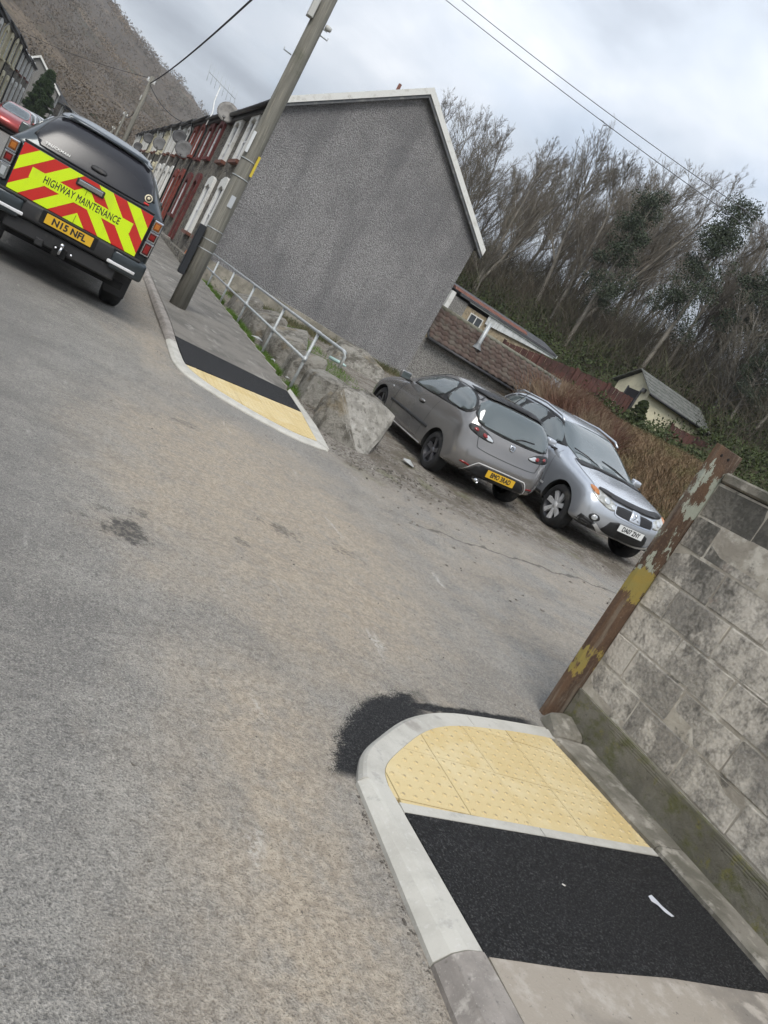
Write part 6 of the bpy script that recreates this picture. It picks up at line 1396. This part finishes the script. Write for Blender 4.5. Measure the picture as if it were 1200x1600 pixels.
# evergreens
def leaf_cards(C, n, size, g, squash=.6, spread=1.0):
    """n little leaf quads round each clump centre C (m,4: xyz r)"""
    m = len(C); c = np.repeat(C, n, 0); d = g.normal(0, 1, (m*n, 3)); d /= np.linalg.norm(d, axis=1, keepdims=True); r = g.uniform(.25, 1, (m*n, 1))**.5
    p = c[:, :3]+d*r*c[:, 3:4]*np.array([1, 1, squash])*spread
    a = g.normal(0, 1, (m*n, 3)); a /= np.linalg.norm(a, axis=1, keepdims=True); b = np.cross(a, g.normal(0, 1, (m*n, 3))); b /= np.linalg.norm(b, axis=1, keepdims=True)
    s = size*g.uniform(.6, 1.3, (m*n, 1)); V = np.stack([p-a*s*.5, p+b*s*.32, p+a*s*.6, p-b*s*.32], 1).reshape(-1, 3)
    return V, np.arange(m*n*4).reshape(-1, 4)
def leafmat(name, a, b, c, sc=1.2):
    t = NT(name); col = t.mix(t.ss(t.noise(sc, 4, .6), .35, .65), a, b); col = t.mix(t.ss(t.noise(sc*7, 3, .6), .55, .72, 0, .7), col, c)
    return t.fin(col, .75, spec=.25)
PINE = leafmat('pine_needles', (.040, .054, .034), (.062, .078, .05), (.085, .10, .066)); LAUREL = leafmat('bramble_leaves', (.032, .045, .016), (.058, .075, .026), (.085, .095, .04), .8)
def evergreen(label, x, y, H, seed, kind='pine', mat=PINE, w=.2, group='evergreens', dz=0, base_z=None):
    g = np.random.default_rng(seed); t = thing('evergreen_tree', label, 'tree', (x, y, (float(land(x, y)) if base_z is None else base_z)-.2+dz), group=group)
    tr = np.array([[[0, 0, 0], [g.normal(0, .1), g.normal(0, .1), H*.5], [g.normal(0, .2), g.normal(0, .2), H*.96]]]); v, f = tubes_np(tr, np.array([[.16, .11, .03]])*H/12, 6); npmesh('trunk', v, f, BARK, t, True)
    m = int(60*max(1, H/9))*(1 if kind == 'pine' else 4); z = g.uniform(.30 if kind == 'pine' else .04, 1, m); rr = (w*H)*np.where(kind == 'pine', np.sqrt(np.clip(1.05-z, 0, 1))*1.25, (1.04-z)*1.2+.05)*g.uniform(.45, 1, m); an = g.uniform(0, 6.28, m)
    C = np.stack([rr*np.cos(an), rr*np.sin(an), z*H, H*g.uniform(.045, .085, m)], -1); v, f = leaf_cards(C, 230 if kind == 'pine' else 260, (.017 if kind == 'pine' else .03)*H**.75, g); npmesh('crown', v, f, mat, t)
    if kind == 'pine':
        st = np.zeros((m, 3)); st[:, 2] = C[:, 2]-.06*H; P = np.stack([st, (st+C[:, :3])/2+[0, 0, .01*H], C[:, :3]], 1); v, f = tubes_np(P, np.tile([.03, .022, .012], (m, 1)), 3); npmesh('limbs', v, f, BARK, t)
    return t
def bear(a, d): return d*math.sin(rad(a)), d*math.cos(rad(a))
for a, d, el, sd, lab in ((34.2, 45, 17.4, 2, 'dark pine in the middle of the wooded skyline'), (39.6, 44, 19.2, 3, 'dark pine to the right near the power line end'), (43.6, 45, 19.4, 4, 'dark pine at the right edge of the picture'), (22.0, 47, 9.6, 5, 'green evergreen showing past the right edge of the grey gable'), (46.5, 42, 14, 6, 'low dark evergreen above the leaning birch')):
    x, y = bear(a, d); evergreen(lab, x, y, CAMZ+d*math.tan(rad(el))-float(land(x, y))+.2, sd, w=.13 if sd != 5 else .24)
evergreen('dark bushy conifer in front of the left terrace', -5.55, 88, 5.6, 9, 'cone', leafmat('yew_green', (.022, .04, .014), (.035, .06, .02), (.05, .08, .03)), .26, base_z=float(base(88)))
evergreen('round dark evergreen at the far end of the street', -1.6, 150, 6.0, 10, 'cone', PINE, .34, base_z=float(base(150)))
evergreen('small green shrub by the doorway of the cream garage', 23.2, 26.6, 1.7, 12, 'cone', LAUREL, .42)
# bare trees closing the street's far end
for k, (x, y, h) in enumerate(((-14, 140, 10), (-9, 150, 9), (-4.5, 165, 8), (-1, 190, 9), (2.5, 175, 10), (6, 185, 9))):
    put_tree(protos_t[k % 4], x, y, h/13, k*1.3, 'bare tree closing the far end of the street, %s from the left' % nth[k], 'trees at the end of the street')
# undergrowth: bramble leaves, brown stems
gs = np.random.default_rng(21)
def scatter(n, amin, amax, dmin, dmax, cond):
    a = np.radians(gs.uniform(amin, amax, n*3)); d = np.sqrt(gs.uniform(dmin**2, dmax**2, n*3)); x, y = d*np.sin(a), d*np.cos(a); k = cond(x, y); return x[k][:n], y[k][:n]
HOUSES = lambda x, y: ~(((x > 3) & (x < 17.6) & (y > 22.6) & (y < 25)) | ((x < 11) & (y > 22)) | ((x > 14.4) & (x < 21.1) & (y > 30.6) & (y < 34.4)) | ((x > 23.9) & (x < 28.5) & (y > 27.5) & (y < 30.4)))
x, y = scatter(900, 18, 54, 30, 56, lambda x, y: (bankcoord(x, y) > 11.5) & (bankcoord(x, y) < 27) & HOUSES(x, y))
C = np.stack([x, y, land(x, y)+gs.uniform(.1, .55, len(x)), gs.uniform(.5, 1.2, len(x))], -1); v, f = leaf_cards(C, 60, .13, gs, .5); tag(npmesh('brambles', v, f, LAUREL), 'tangle of green brambles and ivy covering the foot of the wooded hillside', 'brambles', kind='stuff')
def canes(n, x, y, hmin, hmax, lean, r, mat, name, label, cat, bend=.25, cap=None):
    n = len(x); z = land(x, y); h = gs.uniform(hmin, hmax, n); h = h if cap is None else np.clip(np.minimum(h, cap*gs.uniform(.7, 1.1, n)), .15, 9); d = gs.normal(0, lean, (n, 2)); B = gs.normal(0, bend, (n, 2))
    P = np.zeros((n, 3, 3)); P[:, 0] = np.stack([x, y, z-.15], -1)
    for k, t in ((1, .55), (2, 1.0)): P[:, k, 0] = x+d[:, 0]*h*t+B[:, 0]*h*t*t; P[:, k, 1] = y+d[:, 1]*h*t+B[:, 1]*h*t*t; P[:, k, 2] = z+h*(t-.25*t*t*np.abs(B[:, 0])*2)
    v, f = tubes_np(P, np.tile([r, r*.8, r*.35], (n, 1)), 3); return tag(npmesh(name, v, f, mat), label, cat, kind='stuff')
STEM = M('dark_brown_stems', (.105, .09, .068), [((.07, .062, .048), .9, .4, .62), ((.12, .125, .07), .5, .54, .66)], .95, spec=.1)
x, y = scatter(15000, 18, 54, 38, 78, lambda x, y: bankcoord(x, y) > 19)
canes(0, x, y, .8, 4.2, .26, .012, STEM, 'undergrowth', 'dense brown saplings and undergrowth filling the wood', 'undergrowth', .4)
CANE = M('red_brown_canes', (.15, .085, .06), [((.24, .18, .12), .7, .44, .60), ((.115, .055, .042), 1.2, .5, .66)], .9, spec=.15)
x, y = scatter(6500, 30, 41, 19, 33, lambda x, y: (bankcoord(x, y) > 3.2) & (x > 14.2) & (y < 26.5) & ((x > 17.6) | (y < 22)) & HOUSES(x, y) & (vnoise(x, y, .4, 4) > -.45))
CAP = CAMZ+np.hypot(x, y)*np.tan(np.radians(np.interp(np.degrees(np.arctan2(x, y)), [30, 36.5, 38, 40, 44], [3.6, 4.2, 4.0, 3.5, 3.4])))-land(x, y)
canes(0, x, y, .7, 2.0, .14, .011, CANE, 'dead_canes', 'thicket of dead red brown canes on the bank behind the silver car', 'canes', .3, CAP)
STRAW = M('dry_bank_grass', (.20, .138, .085), [((.16, .145, .068), .8, .52, .66), ((.18, .135, .08), 2.6, .5, .66)], .9, spec=.15)
def blades(name, x, y, z, h, wd, mat, label, cat, lean=.5):
    n = len(x); an = gs.uniform(0, 6.28, n); w = np.stack([np.cos(an), np.sin(an), np.zeros(n)], -1)*wd; hh = h*gs.uniform(.5, 1.2, n)
    p = np.stack([x, y, z-.02], -1); L = gs.normal(0, lean, (n, 2)); m = p+np.stack([L[:, 0]*hh*.35, L[:, 1]*hh*.35, hh*.6], -1); t = p+np.stack([L[:, 0]*hh, L[:, 1]*hh, hh*.95], -1)
    V = np.stack([p-w, p+w, m+w*.7, m-w*.7, t+w*.15, t-w*.15], 1).reshape(-1, 3); i = np.arange(n)[:, None]*6
    F = np.concatenate([i+np.array([[0, 1, 2, 3]]), i+np.array([[3, 2, 4, 5]])]); return tag(npmesh(name, V, F, mat), label, cat, kind='stuff')
x, y = scatter(52000, 30, 62, 13.5, 30, lambda x, y: (bankcoord(x, y) > .7) & HOUSES(x, y))
blades('bank_grass', x, y, land(x, y)-.05, .38, .010, STRAW, 'dry straw coloured grass and bracken on the bank', 'grass', .8)
GRASS = leafmat('fresh_grass', (.07, .13, .018), (.11, .185, .032), (.18, .20, .07), 3)
n = 16000; y = gs.uniform(11.2, 22.5, n); x = np.where(gs.uniform(0, 1, n) < .6, gs.uniform(3.72, 3.95, n), gs.uniform(4.4, 6.6, n)); k = (vnoise(x, y, 1.4, 3) > -.25) & ((x < 4) | (y > 13.6)); x, y = x[k], y[k]
blades('verge_grass', x, y, surf(x, y)+.02, .12, .005, GRASS, 'green grass growing along the railing and among the boulders', 'grass', .5)
x = gs.uniform(4.6, 10.5, 3500); y = 22.85-np.abs(gs.normal(0, .5, 3500)); blades('weeds', x, y, surf(x, y), .22, .008, M('dead_weeds', (.12, .105, .055), [((.06, .075, .025), 1.5, .45, .6)], .9), 'dead weeds along the foot of the grey gable', 'weeds', .5)
# loose stones
def stones(name, x, y, z, smin, smax, mat, label):
    n = len(x); O = np.array([[1, 0, 0], [0, 1, 0], [-1, 0, 0], [0, -1, 0], [0, 0, .7], [0, 0, -.7]]); F0 = np.array([[0, 1, 4], [1, 2, 4], [2, 3, 4], [3, 0, 4], [1, 0, 5], [2, 1, 5], [3, 2, 5], [0, 3, 5]])
    s = (smin*(smax/smin)**(gs.uniform(0, 1, n)**2.2))[:, None, None]; V = O[None]*s*gs.uniform(.55, 1.2, (n, 6, 3)); a = gs.uniform(0, 6.28, n); ca, sa = np.cos(a)[:, None], np.sin(a)[:, None]
    V = np.stack([V[..., 0]*ca-V[..., 1]*sa, V[..., 0]*sa+V[..., 1]*ca, V[..., 2]], -1)+np.stack([x, y, z], -1)[:, None]
    return tag(npmesh(name, V.reshape(-1, 3), (F0[None]+np.arange(n)[:, None, None]*6).reshape(-1, 3), mat), label, 'gravel', kind='stuff')
GRIT = M('gravel_stone', (.19, .17, .145), [((.10, .09, .078), 3, .4, .6), ((.33, .31, .28), 8, .56, .68)], .95, spec=.2)
x = np.concatenate([gs.uniform(3.75, 5.2, 1500), gs.uniform(4.4, 11.5, 2600), gs.uniform(3.9, 9, 350)]); y = np.concatenate([gs.uniform(8.3, 11.5, 1500), gs.uniform(7.8, 16, 2600), gs.uniform(5.5, 9, 350)])
stones('loose_gravel', x, y, surf(x, y)+.003, .005, .030, GRIT, 'loose gravel scattered over the parking ground and beside the boulders')
x = np.concatenate([gs.normal(1.60, .10, 500), gs.uniform(-1.5, 1.85, 350), gs.uniform(1.9, 4.2, 350), 1.855-np.abs(gs.normal(0, .02, 160))]); y = np.concatenate([gs.uniform(9, 22, 500), gs.uniform(1.0, 9, 350), gs.uniform(3.5, 8, 350), gs.uniform(1.2, 2.3, 160)])
k = ~((x > 1.8) & (y < 3.55)) | (x < 1.85); x, y = x[k], y[k]; stones('road_grit', x, y, surf(x, y)+.001, .003, .011, GRIT, 'grit and crumbs lying on the carriageway')
# woods on the far hill
A_, T_, Z_ = HG; n = 15000; ia_ = gs.integers(60, len(A_)-40, n); it_ = (gs.uniform(0, 1, n)**1.5*66).astype(int)+1; r_ = 125+825*T_[it_]; a_ = A_[ia_]+gs.uniform(-.0044, .0044, n); x, y, z = r_*np.sin(a_), r_*np.cos(a_), Z_[it_, ia_]
k = vnoise(x, y, .011, 9)+gs.normal(0, .3, n) > -.15; C = np.stack([x, y, z+1.6, gs.uniform(1.6, 3.2, n)], -1)[k]; v, f = leaf_cards(C, 30, np.repeat(.15+.0014*np.hypot(C[:, 0], C[:, 1]), 30)[:, None], gs, 1.1)
FARW = M('distant_bare_wood', (.185, .148, .108), [((.15, .12, .085), .03, .4, .6), ((.18, .158, .13), .03, .52, .66), ((.25, .19, .125), .012, .54, .64)], .95, (1.0, .8, 1.5), spec=.1)
tag(npmesh('distant_wood', v, f, FARW), 'leafless brown woodland covering the lower slopes of the far hill', 'wood', kind='stuff')
# two gulls
for k, (p, lab) in enumerate(((Vector((27.3, 49.7, 21.4)), 'upper of two tiny birds gliding over the wood'), (Vector((27.35, 49.9, 20.95)), 'lower of two tiny birds gliding over the wood'))):
    s = .55-.2*k; g_ = mesh('bird', [(0, s*.4, 0), (.06*s, 0, .05*s), (-.06*s, 0, .05*s), (0, -s*.45, .0), (s*.55, .05*s, .22*s), (s*1.1, -.15*s, .12*s), (-s*.55, .05*s, .22*s), (-s*1.1, -.15*s, .12*s), (s*.5, -.2*s, .2*s), (-s*.5, -.2*s, .2*s), (0, 0, -.07*s)], [(0, 1, 2), (1, 3, 2), (0, 10, 1), (0, 2, 10), (1, 10, 3), (2, 3, 10), (1, 4, 8), (4, 5, 8), (2, 9, 6), (6, 9, 7)], M('bird_grey', (.12, .12, .125), rough=.9)); g_.location = p; tag(g_, lab, 'bird')
# ------------------------------------------------------------------ the damp air of the valley
def haze():
    t = bpy.data.materials.new('valley_haze'); t.use_nodes = True; nt = t.node_tree; nt.nodes.clear()
    o = nt.nodes.new('ShaderNodeOutputMaterial'); v = nt.nodes.new('ShaderNodeVolumePrincipled'); v.inputs['Color'].default_value = (.92, .94, .97, 1); v.inputs['Density'].default_value = .00038; v.inputs['Anisotropy'].default_value = .2
    nt.links.new(v.outputs[0], o.inputs['Volume'])
    b = box('haze', -960, 1020, -360, 1560, -12, HAZE_TOP, t); tag(b, 'pale damp haze filling the valley air', 'haze', kind='stuff')
HAZE_TOP = float(max(v.co.z for v in HILL.data.vertices))+12
haze()
